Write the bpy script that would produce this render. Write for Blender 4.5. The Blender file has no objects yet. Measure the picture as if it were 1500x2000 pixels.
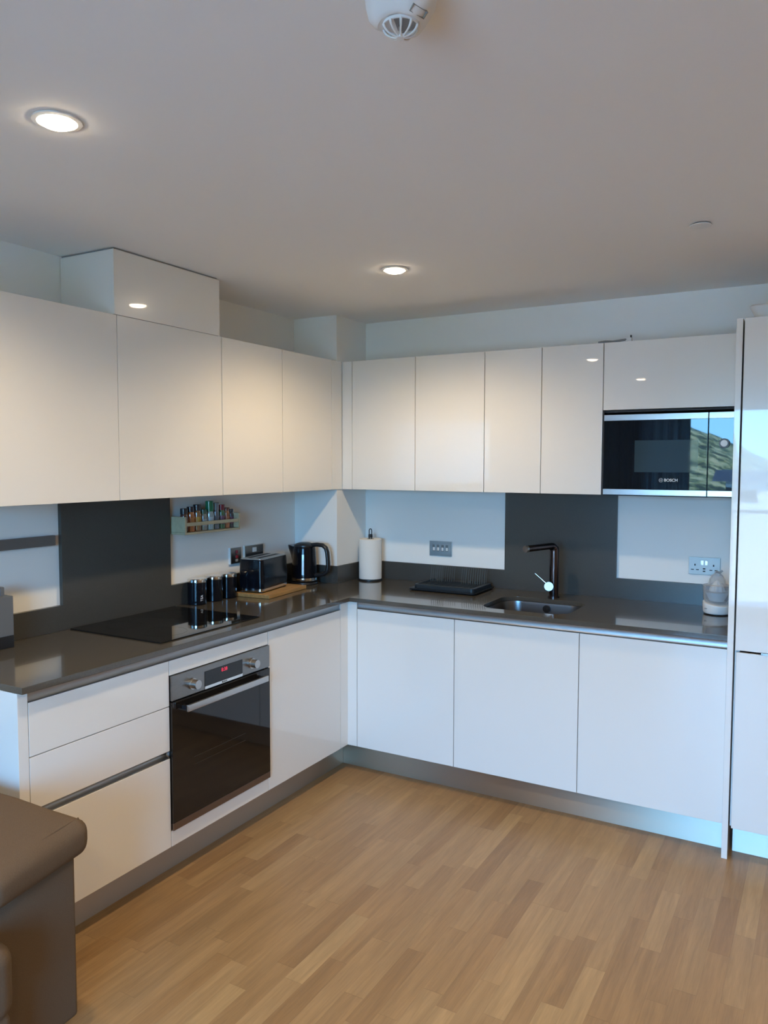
import bpy, bmesh, math, random
from mathutils import Vector, Matrix
random.seed(7)
C = bpy.context.scene.collection
S = bpy.context.scene
PI = math.pi

# ------------------------------------------------------------------ camera, world, lights, exposure
cam_data = bpy.data.cameras.new('camera')
cam = bpy.data.objects.new('camera', cam_data)
C.objects.link(cam)
cam_data.sensor_fit = 'HORIZONTAL'
cam_data.sensor_width = 36.0
cam_data.lens = 36.0 * 1530.44 / 1500.0
cam_data.clip_start = 0.02
cam_data.clip_end = 2000
CAM = Vector((2.67387, -4.01934, 1.59238))
R_ = Vector((0.86925974, 0.49435086, 0.00217444))
U_ = Vector((-0.03259581, 0.05292597, 0.99806631))
B_ = Vector((0.49327985, -0.86764974, 0.06212018))
cam.matrix_world = Matrix(((R_.x, U_.x, B_.x, CAM.x), (R_.y, U_.y, B_.y, CAM.y), (R_.z, U_.z, B_.z, CAM.z), (0, 0, 0, 1)))
S.camera = cam
S.view_settings.view_transform = 'Standard'
S.view_settings.look = 'None'
S.view_settings.exposure = 0.22
S.view_settings.gamma = 1.0
S.view_settings.use_curve_mapping = False
S.cycles.use_denoising = True
S.cycles.max_bounces = 10
S.cycles.diffuse_bounces = 6
S.cycles.glossy_bounces = 5
S.cycles.transmission_bounces = 8
S.cycles.transparent_max_bounces = 12
S.cycles.sample_clamp_indirect = 8.0
S.cycles.caustics_reflective = False
S.cycles.caustics_refractive = False

W = bpy.data.worlds.new('sky')
S.world = W
W.use_nodes = True
wn = W.node_tree.nodes
wl = W.node_tree.links
wn.clear()
wo = wn.new('ShaderNodeOutputWorld')
wb = wn.new('ShaderNodeBackground')
wt = wn.new('ShaderNodeTexCoord')
ws = wn.new('ShaderNodeSeparateXYZ')
wr = wn.new('ShaderNodeValToRGB')
wl.new(wt.outputs['Generated'], ws.inputs[0])
wl.new(ws.outputs['Z'], wr.inputs[0])
wr.color_ramp.elements[0].position = 0.0
wr.color_ramp.elements[0].color = (0.16, 0.36, 0.62, 1)
wr.color_ramp.elements[1].position = 0.9
wr.color_ramp.elements[1].color = (0.13, 0.38, 0.95, 1)
e = wr.color_ramp.elements.new(0.02); e.color = (0.215, 0.57, 1.0, 1)
e = wr.color_ramp.elements.new(0.25); e.color = (0.17, 0.52, 1.0, 1)
wl.new(wr.outputs[0], wb.inputs[0])
SKY = 26.5
wb.inputs[1].default_value = SKY
wl.new(wb.outputs[0], wo.inputs[0])

LAMP_COL = (1.0, 0.77, 0.47)
LAMP_W = 10.0
CEIL = 2.4187
WIN_Y = -6.0
WX0, WX1, WZ0, WZ1 = 0.75, 3.2, 0.06, 2.2
pl = bpy.data.lights.new('window_portal', 'AREA')
pl.shape = 'RECTANGLE'; pl.size = WX1 - WX0; pl.size_y = WZ1 - WZ0
pl.cycles.is_portal = True
po = bpy.data.objects.new('window_portal', pl)
C.objects.link(po)
po.location = ((WX0 + WX1) / 2, WIN_Y - 0.04, (WZ0 + WZ1) / 2)
po.rotation_euler = (PI / 2, 0, 0)      # faces into the room (+y)

sun = bpy.data.lights.new('sun', 'SUN'); sun.energy = 26.0; sun.angle = math.radians(0.6); sun.color = (1.0, 0.93, 0.80)
so = bpy.data.objects.new('sun', sun); C.objects.link(so)
so.rotation_euler = (math.radians(-52), 0, math.radians(-20))     # from behind the building: lights the hillside, never enters the window

# ------------------------------------------------------------------ materials
def new_mat(name):
    m = bpy.data.materials.new(name); m.use_nodes = True
    return m, m.node_tree.nodes, m.node_tree.links, m.node_tree.nodes['Principled BSDF']

def mat(name, col, rough=0.5, metal=0.0, coat=0.0, spec=0.5, ior=1.5, noise=0.0, nscale=30, bump=0.0, bscale=100, trans=0.0, emit=None, estr=0, stretch=None, sheen=0):
    m, n, l, b = new_mat(name)
    b.inputs['Base Color'].default_value = (*col, 1)
    b.inputs['Roughness'].default_value = rough
    b.inputs['Metallic'].default_value = metal
    b.inputs['Coat Weight'].default_value = coat
    b.inputs['Coat Roughness'].default_value = 0.02
    b.inputs['IOR'].default_value = ior
    b.inputs['Specular IOR Level'].default_value = spec
    b.inputs['Transmission Weight'].default_value = trans
    b.inputs['Sheen Weight'].default_value = sheen
    if emit:
        b.inputs['Emission Color'].default_value = (*emit, 1)
        b.inputs['Emission Strength'].default_value = estr
    if noise or bump:
        tc = n.new('ShaderNodeTexCoord'); mp = n.new('ShaderNodeMapping')
        l.new(tc.outputs['Object'], mp.inputs[0])
        if stretch: mp.inputs['Scale'].default_value = stretch
        if noise:
            t = n.new('ShaderNodeTexNoise'); t.inputs['Scale'].default_value = nscale; t.inputs['Detail'].default_value = 4
            l.new(mp.outputs[0], t.inputs[0])
            r = n.new('ShaderNodeValToRGB')
            r.color_ramp.elements[0].position = 0.3; r.color_ramp.elements[1].position = 0.7
            r.color_ramp.elements[0].color = (*[max(0, c * (1 - noise)) for c in col], 1)
            r.color_ramp.elements[1].color = (*[min(1, c * (1 + noise)) for c in col], 1)
            l.new(t.outputs[0], r.inputs[0]); l.new(r.outputs[0], b.inputs['Base Color'])
        if bump:
            t2 = n.new('ShaderNodeTexNoise'); t2.inputs['Scale'].default_value = bscale
            l.new(mp.outputs[0], t2.inputs[0])
            bp = n.new('ShaderNodeBump'); bp.inputs['Strength'].default_value = bump; bp.inputs['Distance'].default_value = 0.002
            l.new(t2.outputs[0], bp.inputs['Height']); l.new(bp.outputs[0], b.inputs['Normal'])
    return m

M = {}
M['wall'] = mat('white_wall_paint', (0.84, 0.84, 0.82), 0.75, bump=0.03, bscale=120)
M['ceiling'] = mat('white_ceiling_paint', (0.86, 0.855, 0.845), 0.85, bump=0.03, bscale=90)
M['door'] = mat('white_gloss_lacquer', (0.80, 0.775, 0.735), 0.22, coat=0.75, bump=0.012, bscale=9)
M['carcass'] = mat('white_melamine', (0.75, 0.74, 0.72), 0.45)
M['stone'] = mat('grey_brown_quartz', (0.078, 0.070, 0.058), 0.12, coat=0.35, noise=0.12, nscale=220)
M['splash'] = mat('dark_grey_quartz', (0.056, 0.054, 0.048), 0.28, noise=0.08, nscale=220)
M['black_glass'] = mat('black_glass', (0.006, 0.006, 0.006), 0.03, spec=0.5, ior=1.52)
M['mw_glass'] = mat('mirror_black_glass', (0.008, 0.012, 0.018), 0.015, ior=1.5)
M['mw_window'] = mat('tinted_window_glass', (0.036, 0.060, 0.076), 0.03, ior=1.5)
M['dark_gap'] = mat('dark_recess_plastic', (0.012, 0.012, 0.014), 0.6)
M['black_plastic'] = mat('black_plastic', (0.012, 0.013, 0.016), 0.35)
M['black_gloss'] = mat('black_gloss_plastic', (0.004, 0.005, 0.008), 0.13, spec=0.28)
M['chrome'] = mat('chrome', (0.75, 0.74, 0.72), 0.12, metal=1)
M['alu'] = mat('brushed_aluminium', (0.40, 0.41, 0.42), 0.42, metal=1)
M['steel_dark'] = mat('dark_brushed_steel', (0.27, 0.26, 0.25), 0.3, metal=1, noise=0.06, nscale=40, stretch=(1, 1, 30))
M['steel'] = mat('brushed_steel', (0.52, 0.50, 0.48), 0.28, metal=1, noise=0.05, nscale=40, stretch=(1, 1, 30))
M['sink'] = mat('sink_steel', (0.24, 0.24, 0.25), 0.3, metal=1)
M['tap'] = mat('dark_bronze_tap', (0.115, 0.088, 0.088), 0.2, metal=1)
M['plastic_white'] = mat('white_plastic', (0.75, 0.75, 0.74), 0.4)
M['plastic_grey'] = mat('grey_plastic', (0.28, 0.29, 0.30), 0.5)
M['knife_grey'] = mat('grey_knife_block', (0.13, 0.135, 0.14), 0.45)
M['paper'] = mat('kitchen_paper', (0.80, 0.77, 0.72), 0.95, bump=0.35, bscale=140)
M['pine'] = mat('pale_pine', (0.52, 0.44, 0.28), 0.6, noise=0.10, nscale=8, stretch=(6, 1, 6))
M['bamboo'] = mat('bamboo_board', (0.36, 0.205, 0.07), 0.5, noise=0.18, nscale=10, stretch=(8, 1, 8))
M['red'] = mat('red_plastic', (0.28, 0.02, 0.03), 0.4)
M['tine'] = mat('tine_lit_grey_green', (0.085, 0.10, 0.10), 0.35)  # grey-green tone carries the light caught by the dark tines
M['rack'] = mat('black_rack_plastic', (0.012, 0.018, 0.024), 0.4)
M['label_white'] = mat('white_print', (0.7, 0.7, 0.7), 0.5)
M['label_grey'] = mat('grey_print', (0.28, 0.27, 0.25), 0.5)
def clear_plastic():
    m, n, l, b = new_mat('clear_plastic')
    b.inputs['Base Color'].default_value = (0.6, 0.63, 0.66, 1); b.inputs['Roughness'].default_value = 0.08
    tr = n.new('ShaderNodeBsdfTransparent'); tr.inputs[0].default_value = (0.90, 0.92, 0.94, 1)
    fr = n.new('ShaderNodeLayerWeight'); fr.inputs[0].default_value = 0.35
    ad = n.new('ShaderNodeMath'); ad.operation = 'MULTIPLY_ADD'; ad.inputs[1].default_value = 0.7; ad.inputs[2].default_value = 0.10
    mx = n.new('ShaderNodeMixShader')
    l.new(fr.outputs['Facing'], ad.inputs[0]); l.new(ad.outputs[0], mx.inputs[0])
    l.new(tr.outputs[0], mx.inputs[1]); l.new(b.outputs[0], mx.inputs[2]); l.new(mx.outputs[0], n['Material Output'].inputs[0])
    return m
M['clear'] = clear_plastic()
M['jar_glass'] = mat('jar_glass', (0.85, 0.85, 0.82), 0.05, trans=0.9, ior=1.3)
M['red_led'] = mat('red_led', (0.1, 0, 0), 0.5, emit=(1.0, 0.05, 0.12), estr=0.8)
M['lamp_on'] = mat('lamp_diffuser', (0.9, 0.9, 0.9), 0.4, emit=(1.0, 0.80, 0.56), estr=45.0)
M['fabric'] = mat('taupe_fabric', (0.128, 0.090, 0.060), 0.95, noise=0.14, nscale=500, bump=0.5, bscale=600, spec=0.1)
M['curtain'] = mat('slate_curtain', (0.07, 0.09, 0.11), 0.9)
def curtain_mat():
    m, n, l, b = new_mat('slate_curtain_cloth')
    b.inputs['Base Color'].default_value = (0.10, 0.115, 0.13, 1); b.inputs['Roughness'].default_value = 0.9
    tl = n.new('ShaderNodeBsdfTranslucent'); tl.inputs[0].default_value = (0.60, 0.66, 0.70, 1)
    ad = n.new('ShaderNodeMixShader'); ad.inputs[0].default_value = 0.5
    l.new(b.outputs[0], ad.inputs[1]); l.new(tl.outputs[0], ad.inputs[2]); l.new(ad.outputs[0], n['Material Output'].inputs[0])
    return m
M['curtain'] = curtain_mat()
M['sheer'] = mat('sheer_curtain', (0.7, 0.7, 0.7), 0.9)
M['frame_grey'] = mat('grey_window_frame', (0.16, 0.17, 0.18), 0.4)
M['roof'] = mat('slate_roof', (0.05, 0.06, 0.07), 0.8)
M['render_w'] = mat('house_render', (0.55, 0.55, 0.52), 0.8)

def brushed_plinth():
    m, n, l, b = new_mat('brushed_steel_plinth')
    b.inputs['Base Color'].default_value = (0.52, 0.45, 0.37, 1)
    b.inputs['Metallic'].default_value = 1
    b.inputs['Roughness'].default_value = 0.42
    b.inputs['Anisotropic'].default_value = 0.9
    b.inputs['Anisotropic Rotation'].default_value = 0.25
    tg = n.new('ShaderNodeTangent'); tg.direction_type = 'RADIAL'; tg.axis = 'Z'
    l.new(tg.outputs[0], b.inputs['Tangent'])
    return m
M['plinth'] = brushed_plinth()

def glass_pane():
    m, n, l, b = new_mat('window_glass')
    n.remove(b)
    out = n['Material Output']
    tr = n.new('ShaderNodeBsdfTransparent'); gl = n.new('ShaderNodeBsdfGlossy'); gl.inputs['Roughness'].default_value = 0.01
    fr = n.new('ShaderNodeFresnel'); fr.inputs[0].default_value = 1.45
    mx = n.new('ShaderNodeMixShader')
    l.new(fr.outputs[0], mx.inputs[0]); l.new(tr.outputs[0], mx.inputs[1]); l.new(gl.outputs[0], mx.inputs[2])
    l.new(mx.outputs[0], out.inputs[0])
    return m
M['glass'] = glass_pane()

def oven_glass():
    m, n, l, b = new_mat('smoked_oven_glass')
    b.inputs['Base Color'].default_value = (0.012, 0.009, 0.007, 1)
    b.inputs['Roughness'].default_value = 0.04
    b.inputs['IOR'].default_value = 1.5
    return m
M['oven_glass'] = oven_glass()

def oak_floor():
    m, n, l, b = new_mat('oak_strip_floor')
    def math_(op, a, c=None):
        q = n.new('ShaderNodeMath'); q.operation = op
        for i, v in enumerate((a, c)):
            if v is None: continue
            if isinstance(v, (int, float)): q.inputs[i].default_value = v
            else: l.new(v, q.inputs[i])
        return q.outputs[0]
    tc = n.new('ShaderNodeTexCoord'); sp = n.new('ShaderNodeSeparateXYZ')
    l.new(tc.outputs['Object'], sp.inputs[0])
    X, Y = sp.outputs[0], sp.outputs[1]
    WS_ = 0.066
    row_f = math_('DIVIDE', X, WS_)
    row = math_('FLOOR', row_f)
    wn1 = n.new('ShaderNodeTexWhiteNoise'); wn1.noise_dimensions = '1D'; l.new(row, wn1.inputs['W'])
    off = math_('MULTIPLY', wn1.outputs['Value'], 7.3)
    wob = math_('MULTIPLY', math_('SINE', math_('ADD', math_('MULTIPLY', Y, 4.1), math_('MULTIPLY', row, 1.7))), 0.16)
    yy = math_('ADD', math_('DIVIDE', math_('ADD', Y, off), 0.48), wob)
    cell = math_('FLOOR', yy)
    cv = n.new('ShaderNodeCombineXYZ'); l.new(row, cv.inputs[0]); l.new(cell, cv.inputs[1])
    wn2 = n.new('ShaderNodeTexWhiteNoise'); wn2.noise_dimensions = '2D'; l.new(cv.outputs[0], wn2.inputs['Vector'])
    ramp = n.new('ShaderNodeValToRGB')
    cr = ramp.color_ramp
    cr.elements[0].position = 0.0; cr.elements[0].color = (0.265, 0.150, 0.062, 1)
    cr.elements[1].position = 1.0; cr.elements[1].color = (0.385, 0.245, 0.110, 1)
    for p_, c_ in ((0.12, (0.295, 0.172, 0.073)), (0.45, (0.315, 0.187, 0.081)), (0.75, (0.330, 0.200, 0.088)), (0.93, (0.350, 0.216, 0.097))):
        e_ = cr.elements.new(p_); e_.color = (*c_, 1)
    l.new(wn2.outputs['Value'], ramp.inputs[0])
    # grain, stretched along the strip and different in each strip
    mp = n.new('ShaderNodeCombineXYZ')
    l.new(math_('ADD', math_('MULTIPLY', X, 42), math_('MULTIPLY', wn2.outputs['Value'], 90)), mp.inputs[0])
    l.new(math_('MULTIPLY', Y, 2.6), mp.inputs[1])
    l.new(math_('MULTIPLY', wn2.outputs['Value'], 40), mp.inputs[2])
    g = n.new('ShaderNodeTexNoise'); g.inputs['Scale'].default_value = 1.0; g.inputs['Detail'].default_value = 6; g.inputs['Roughness'].default_value = 0.6
    g.inputs['Distortion'].default_value = 0.6
    l.new(mp.outputs[0], g.inputs[0])
    g2 = n.new('ShaderNodeTexNoise'); g2.inputs['Scale'].default_value = 6.0; g2.inputs['Detail'].default_value = 4
    l.new(mp.outputs[0], g2.inputs[0])
    gr = n.new('ShaderNodeMapRange'); gr.inputs['From Min'].default_value = 0.3; gr.inputs['From Max'].default_value = 0.7
    gr.inputs['To Min'].default_value = 0.80; gr.inputs['To Max'].default_value = 1.13
    l.new(g.outputs[0], gr.inputs[0])
    gr2 = n.new('ShaderNodeMapRange'); gr2.inputs['From Min'].default_value = 0.3; gr2.inputs['From Max'].default_value = 0.7
    gr2.inputs['To Min'].default_value = 0.93; gr2.inputs['To Max'].default_value = 1.05
    l.new(g2.outputs[0], gr2.inputs[0])
    gm = math_('MULTIPLY', gr.outputs[0], gr2.outputs[0])
    # seams
    fx = math_('FRACT', row_f); fy = math_('FRACT', yy)
    sx = math_('LESS_THAN', math_('MINIMUM', fx, math_('SUBTRACT', 1, fx)), 0.012)
    sy = math_('LESS_THAN', math_('MINIMUM', fy, math_('SUBTRACT', 1, fy)), 0.003)
    seam = math_('MAXIMUM', sx, sy)
    dk = math_('SUBTRACT', 1.0, math_('MULTIPLY', seam, 0.14))
    tot = math_('MULTIPLY', gm, dk)
    vm = n.new('ShaderNodeVectorMath'); vm.operation = 'SCALE'
    l.new(ramp.outputs[0], vm.inputs[0]); l.new(tot, vm.inputs['Scale'])
    l.new(vm.outputs[0], b.inputs['Base Color'])
    b.inputs['Roughness'].default_value = 0.36
    bp = n.new('ShaderNodeBump'); bp.inputs['Strength'].default_value = 0.05; bp.inputs['Distance'].default_value = 0.002
    l.new(tot, bp.inputs['Height']); l.new(bp.outputs[0], b.inputs['Normal'])
    return m
M['floor'] = oak_floor()

def hill_mat():
    m, n, l, b = new_mat('scrub_hillside')
    t = n.new('ShaderNodeTexNoise'); t.inputs['Scale'].default_value = 0.28; t.inputs['Detail'].default_value = 8; t.inputs['Roughness'].default_value = 0.7
    tc = n.new('ShaderNodeTexCoord'); l.new(tc.outputs['Object'], t.inputs[0])
    r = n.new('ShaderNodeValToRGB')
    r.color_ramp.elements[0].position = 0.45; r.color_ramp.elements[0].color = (0.03, 0.04, 0.015, 1)
    r.color_ramp.elements[1].position = 0.58; r.color_ramp.elements[1].color = (0.50, 0.42, 0.20, 1)
    e_ = r.color_ramp.elements.new(0.5); e_.color = (0.20, 0.22, 0.07, 1)
    l.new(t.outputs[0], r.inputs[0]); l.new(r.outputs[0], b.inputs['Base Color'])
    b.inputs['Roughness'].default_value = 0.95
    return m
M['hill'] = hill_mat()
M['leaf'] = mat('tree_leaves', (0.05, 0.085, 0.03), 0.9, noise=0.4, nscale=3)
M['sea'] = mat('ground_far', (0.40, 0.40, 0.36), 0.9, noise=0.3, nscale=0.2)

# ------------------------------------------------------------------ mesh helpers
def add_box(bm, x0, x1, y0, y1, z0, z1, bevel=0.0, seg=2):
    r = bmesh.ops.create_cube(bm, size=1.0)
    vs = r['verts']
    for v in vs:
        v.co = Vector(((x0 + x1) / 2 + v.co.x * (x1 - x0), (y0 + y1) / 2 + v.co.y * (y1 - y0), (z0 + z1) / 2 + v.co.z * (z1 - z0)))
    if bevel:
        es = list({e for v in vs for e in v.link_edges})
        bmesh.ops.bevel(bm, geom=es, offset=bevel, segments=seg, profile=0.5, affect='EDGES')
    return bm

def box(*a, **k): return add_box(bmesh.new(), *a, **k)

def add_lathe(bm, prof, cx=0, cy=0, seg=40, sx=1.0, sy=1.0, cap=True):
    rings = []
    for r, z in prof:
        rings.append([bm.verts.new((cx + r * sx * math.cos(2 * PI * i / seg), cy + r * sy * math.sin(2 * PI * i / seg), z)) for i in range(seg)])
    for a, b in zip(rings, rings[1:]):
        for i in range(seg):
            j = (i + 1) % seg
            bm.faces.new((a[i], a[j], b[j], b[i]))
    if cap:
        bm.faces.new(list(reversed(rings[0]))); bm.faces.new(rings[-1])
    return bm

def lathe(prof, **k): return add_lathe(bmesh.new(), prof, **k)

def add_tube(bm, pts, rad, seg=12, cap=True):
    pts = [Vector(p) for p in pts]
    n = len(pts)
    rads = rad if isinstance(rad, (list, tuple)) else [rad] * n
    rings = []
    prevn = None
    for i, p in enumerate(pts):
        t = (pts[min(i + 1, n - 1)] - pts[max(i - 1, 0)]).normalized()
        if prevn is None:
            up = Vector((0, 0, 1)) if abs(t.z) < 0.9 else Vector((1, 0, 0))
            nn = t.cross(up).normalized()
        else:
            nn = (prevn - t * prevn.dot(t)).normalized()
        prevn = nn
        bb = t.cross(nn)
        rings.append([bm.verts.new(p + (nn * math.cos(2 * PI * k / seg) + bb * math.sin(2 * PI * k / seg)) * rads[i]) for k in range(seg)])
    for a, b in zip(rings, rings[1:]):
        for k in range(seg):
            j = (k + 1) % seg
            bm.faces.new((a[k], a[j], b[j], b[k]))
    if cap:
        bm.faces.new(list(reversed(rings[0]))); bm.faces.new(rings[-1])
    return bm

def tube(pts, rad, **k): return add_tube(bmesh.new(), pts, rad, **k)

def add_cyl(bm, p0, p1, r, seg=32): return add_tube(bm, [p0, p1], r, seg=seg)

def add_prism(bm, poly, axis, a, b):
    """poly: 2-D points in the plane across `axis`; extruded from a to b"""
    def P(u, v, w):
        return {'x': (w, u, v), 'y': (u, w, v), 'z': (u, v, w)}[axis]
    A = [bm.verts.new(P(u, v, a)) for u, v in poly]
    B = [bm.verts.new(P(u, v, b)) for u, v in poly]
    n = len(poly)
    bm.faces.new(A); bm.faces.new(list(reversed(B)))
    for i in range(n):
        j = (i + 1) % n
        bm.faces.new((A[j], A[i], B[i], B[j]))
    bmesh.ops.recalc_face_normals(bm, faces=bm.faces)
    return bm

def arc(cx, cy, r, a0, a1, n):
    return [(cx + r * math.cos(math.radians(a0 + (a1 - a0) * i / n)), cy + r * math.sin(math.radians(a0 + (a1 - a0) * i / n))) for i in range(n + 1)]

def rrect(x0, x1, y0, y1, r, n=8):
    return (arc(x1 - r, y1 - r, r, 0, 90, n) + arc(x0 + r, y1 - r, r, 90, 180, n) + arc(x0 + r, y0 + r, r, 180, 270, n) + arc(x1 - r, y0 + r, r, 270, 360, n))

def add_loft(bm, loops, cap0=True, cap1=True):
    rings = [[bm.verts.new(p) for p in lp] for lp in loops]
    n = len(rings[0])
    for a, b in zip(rings, rings[1:]):
        for i in range(n):
            j = (i + 1) % n
            bm.faces.new((a[i], a[j], b[j], b[i]))
    if cap0: bm.faces.new(list(reversed(rings[0])))
    if cap1: bm.faces.new(rings[-1])
    return bm

# ------------------------------------------------------------------ object helpers
ORG = {}
def smooth(me, ang=35):
    for p in me.polygons: p.use_smooth = True
    try: me.set_sharp_from_angle(angle=math.radians(ang))
    except Exception: pass

def weighted(o):
    w = o.modifiers.new('even_shading', 'WEIGHTED_NORMAL'); w.keep_sharp = True; w.weight = 50

def thing(name, label, cat, loc, rotz=0, group=None, local=False):
    o = bpy.data.objects.new(name, None)
    o.empty_display_size = 0.05
    C.objects.link(o)
    o.location = loc; o.rotation_euler = (0, 0, rotz)
    o['label'] = label; o['category'] = cat
    if group: o['group'] = group
    ORG[o.name] = Vector((0, 0, 0)) if (local or rotz) else Vector(loc)
    return o

def part(name, bm, m, parent, label=None, sm=True):
    org = ORG[parent.name]
    me = bpy.data.meshes.new(name)
    bmesh.ops.recalc_face_normals(bm, faces=bm.faces)
    if org.length: bmesh.ops.translate(bm, vec=-org, verts=bm.verts)
    bm.to_mesh(me); bm.free()
    me.materials.append(m)
    if sm: smooth(me)
    o = bpy.data.objects.new(name, me)
    C.objects.link(o); o.parent = parent
    if sm: weighted(o)
    ORG[o.name] = org
    if label: o['label'] = label
    return o

def solo(name, bm, m, label=None, cat=None, group=None, kind=None, rotz=0, sm=True, origin=None):
    """a top-level thing that is one mesh; origin put at the middle of its base"""
    me = bpy.data.meshes.new(name)
    bmesh.ops.recalc_face_normals(bm, faces=bm.faces)
    xs = [v.co.x for v in bm.verts]; ys = [v.co.y for v in bm.verts]; zs = [v.co.z for v in bm.verts]
    c = Vector(origin) if origin is not None else Vector(((min(xs) + max(xs)) / 2, (min(ys) + max(ys)) / 2, min(zs)))
    bmesh.ops.translate(bm, vec=-c, verts=bm.verts)
    bm.to_mesh(me); bm.free()
    me.materials.append(m)
    if sm: smooth(me)
    o = bpy.data.objects.new(name, me); C.objects.link(o)
    if sm: weighted(o)
    o.location = c; o.rotation_euler = (0, 0, rotz)
    ORG[o.name] = c
    if label: o['label'] = label
    if cat: o['category'] = cat
    if group: o['group'] = group
    if kind: o['kind'] = kind
    return o

def struct(name, bm, m, sm=False):
    return solo(name, bm, m, kind='structure', sm=sm, origin=(0, 0, 0))

def text_bm(txt, size, mtx, depth=0.0004, bold=0.0):
    cu = bpy.data.curves.new('lettering', 'FONT')
    cu.body = txt; cu.size = size; cu.extrude = depth; cu.align_x = 'CENTER'; cu.align_y = 'CENTER'
    cu.offset = bold
    o = bpy.data.objects.new('lettering', cu); C.objects.link(o)
    dg = bpy.context.evaluated_depsgraph_get()
    me = bpy.data.meshes.new_from_object(o.evaluated_get(dg))
    bm = bmesh.new(); bm.from_mesh(me)
    bmesh.ops.transform(bm, matrix=mtx, verts=bm.verts)
    bpy.data.objects.remove(o); bpy.data.curves.remove(cu); bpy.data.meshes.remove(me)
    return bm

def M_front(x, y, z):      # lettering that faces -y and reads left to right along +x
    return Matrix.Translation((x, y, z)) @ Matrix(((1, 0, 0, 0), (0, 0, -1, 0), (0, 1, 0, 0), (0, 0, 0, 1)))

def M_side(x, y, z):       # lettering that faces +x and reads along +y
    return Matrix.Translation((x, y, z)) @ Matrix(((0, 0, 1, 0), (1, 0, 0, 0), (0, 1, 0, 0), (0, 0, 0, 1)))

# ------------------------------------------------------------------ measures
A, B = 0.5389, 0.6381          # door faces of the base units: left run x=A, back run y=-B
WL, WB = -0.045, 0.025         # wall surfaces
SL, SB = -0.026, 0.010         # upstand / splashback faces
ZB, ZT, ZW, ZWB = 0.1312, 0.8489, 0.9085, 0.8870
ZUB, ZUT = 1.4442, 2.1629
AU, BU = 0.2541, 0.2475
T = 0.6654
XR, YN = 5.4, WIN_Y            # far side of the room
TH = 0.019

# ------------------------------------------------------------------ setting
struct('floor', box(WL - 0.1, XR + 0.1, YN - 0.1, WB + 0.1, -0.1, 0), M['floor'])
struct('ceiling', box(WL - 0.1, XR + 0.1, YN - 0.1, WB + 0.1, CEIL, CEIL + 0.1), M['ceiling'])
struct('wall_left', box(WL - 0.1, WL, YN - 0.1, WB + 0.1, 0, CEIL), M['wall'])
struct('wall_back', box(WL, XR, WB, WB + 0.1, 0, CEIL), M['wall'])
M['taupe_wall'] = mat('taupe_wall_low_bounce', (0.34, 0.29, 0.23), 0.8)  # invented dark colour on unseen walls, cuts bounce light on the left side
struct('wall_right', box(XR, XR + 0.1, YN - 0.1, WB + 0.1, 0, CEIL), M['taupe_wall'])
bm = bmesh.new()
add_box(bm, WL, WX0, YN - 0.12, YN, 0, CEIL); add_box(bm, WX1, XR, YN - 0.12, YN, 0, CEIL)
add_box(bm, WX0, WX1, YN - 0.12, YN, WZ1, CEIL); add_box(bm, WX0, WX1, YN - 0.12, YN, 0, WZ0)
struct('wall_front', bm, M['taupe_wall'])
COLX, COLY = 0.2478, -0.2933
struct('wall_corner', box(WL, COLX, COLY, WB, 0, CEIL), M['wall'])
# window with frame, mullion and panes (the light the kitchen has; seen in the reflections)
bm = bmesh.new()
for x0, x1 in ((WX0, WX0 + 0.06), (2.36, 2.44), (WX1 - 0.06, WX1)):
    add_box(bm, x0, x1, YN - 0.10, YN - 0.04, WZ0, WZ1, bevel=0.004)
add_box(bm, WX0, WX1, YN - 0.10, YN - 0.04, WZ0, WZ0 + 0.07, bevel=0.004); add_box(bm, WX0, WX1, YN - 0.10, YN - 0.04, WZ1 - 0.06, WZ1, bevel=0.004)
win = struct('window_1', bm, M['frame_grey'])
g = part('window_pane', box(WX0 + 0.06, WX1 - 0.06, YN - 0.073, YN - 0.067, WZ0 + 0.07, WZ1 - 0.06), M['glass'], win, sm=False)

# upstands and tall splashbacks, one stone lining
struct('trim_1', box(WL, SL, -2.515, COLY, ZW, 1.0113), M['splash'])
bm = box(WL, SL, -1.915, -1.3114, 1.0113, ZUB + 0.01)
struct('trim_2', bm, M['splash'])
struct('trim_3', box(COLX + 0.012, 2.338, SB, WB, ZW, 1.0113), M['splash'])
struct('trim_4', box(1.1417, 1.743, SB, WB, 1.0113, ZUB + 0.01), M['splash'])
bm = bmesh.new()
add_box(bm, WL, COLX + 0.012, COLY - 0.012, COLY, ZW, 1.008); add_box(bm, COLX, COLX + 0.012, COLY, WB, ZW, 1.008)
struct('trim_5', bm, M['splash'])

# ------------------------------------------------------------------ cabinets
def rb(run, s0, s1, d0, d1, z0, z1, bevel=0.0, seg=2, bm=None):
    """a box in run coordinates: s along the run, d out from the wall"""
    bm = bm or bmesh.new()
    if run == 'L': return add_box(bm, d0, d1, s0, s1, z0, z1, bevel=bevel, seg=seg)
    return add_box(bm, s0, s1, -d1, -d0, z0, z1, bevel=bevel, seg=seg)

def carcass(run, s0, s1, d0, d1, z0, z1, t=0.018):
    bm = bmesh.new()
    s0 += 0.0006; s1 -= 0.0006
    rb(run, s0, s0 + t, d0, d1, z0, z1, bm=bm); rb(run, s1 - t, s1, d0, d1, z0, z1, bm=bm)
    rb(run, s0 + t, s1 - t, d0, d1, z0, z0 + t, bm=bm); rb(run, s0 + t, s1 - t, d0, d1, z1 - t, z1, bm=bm)
    rb(run, s0 + t, s1 - t, d0, d0 + 0.008, z0 + t, z1 - t, bm=bm)
    return bm

def loc_of(run, s0, s1, d0, d1, z): 
    return ((d0 + d1) / 2, (s0 + s1) / 2, z) if run == 'L' else ((s0 + s1) / 2, -(d0 + d1) / 2, z)

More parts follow.
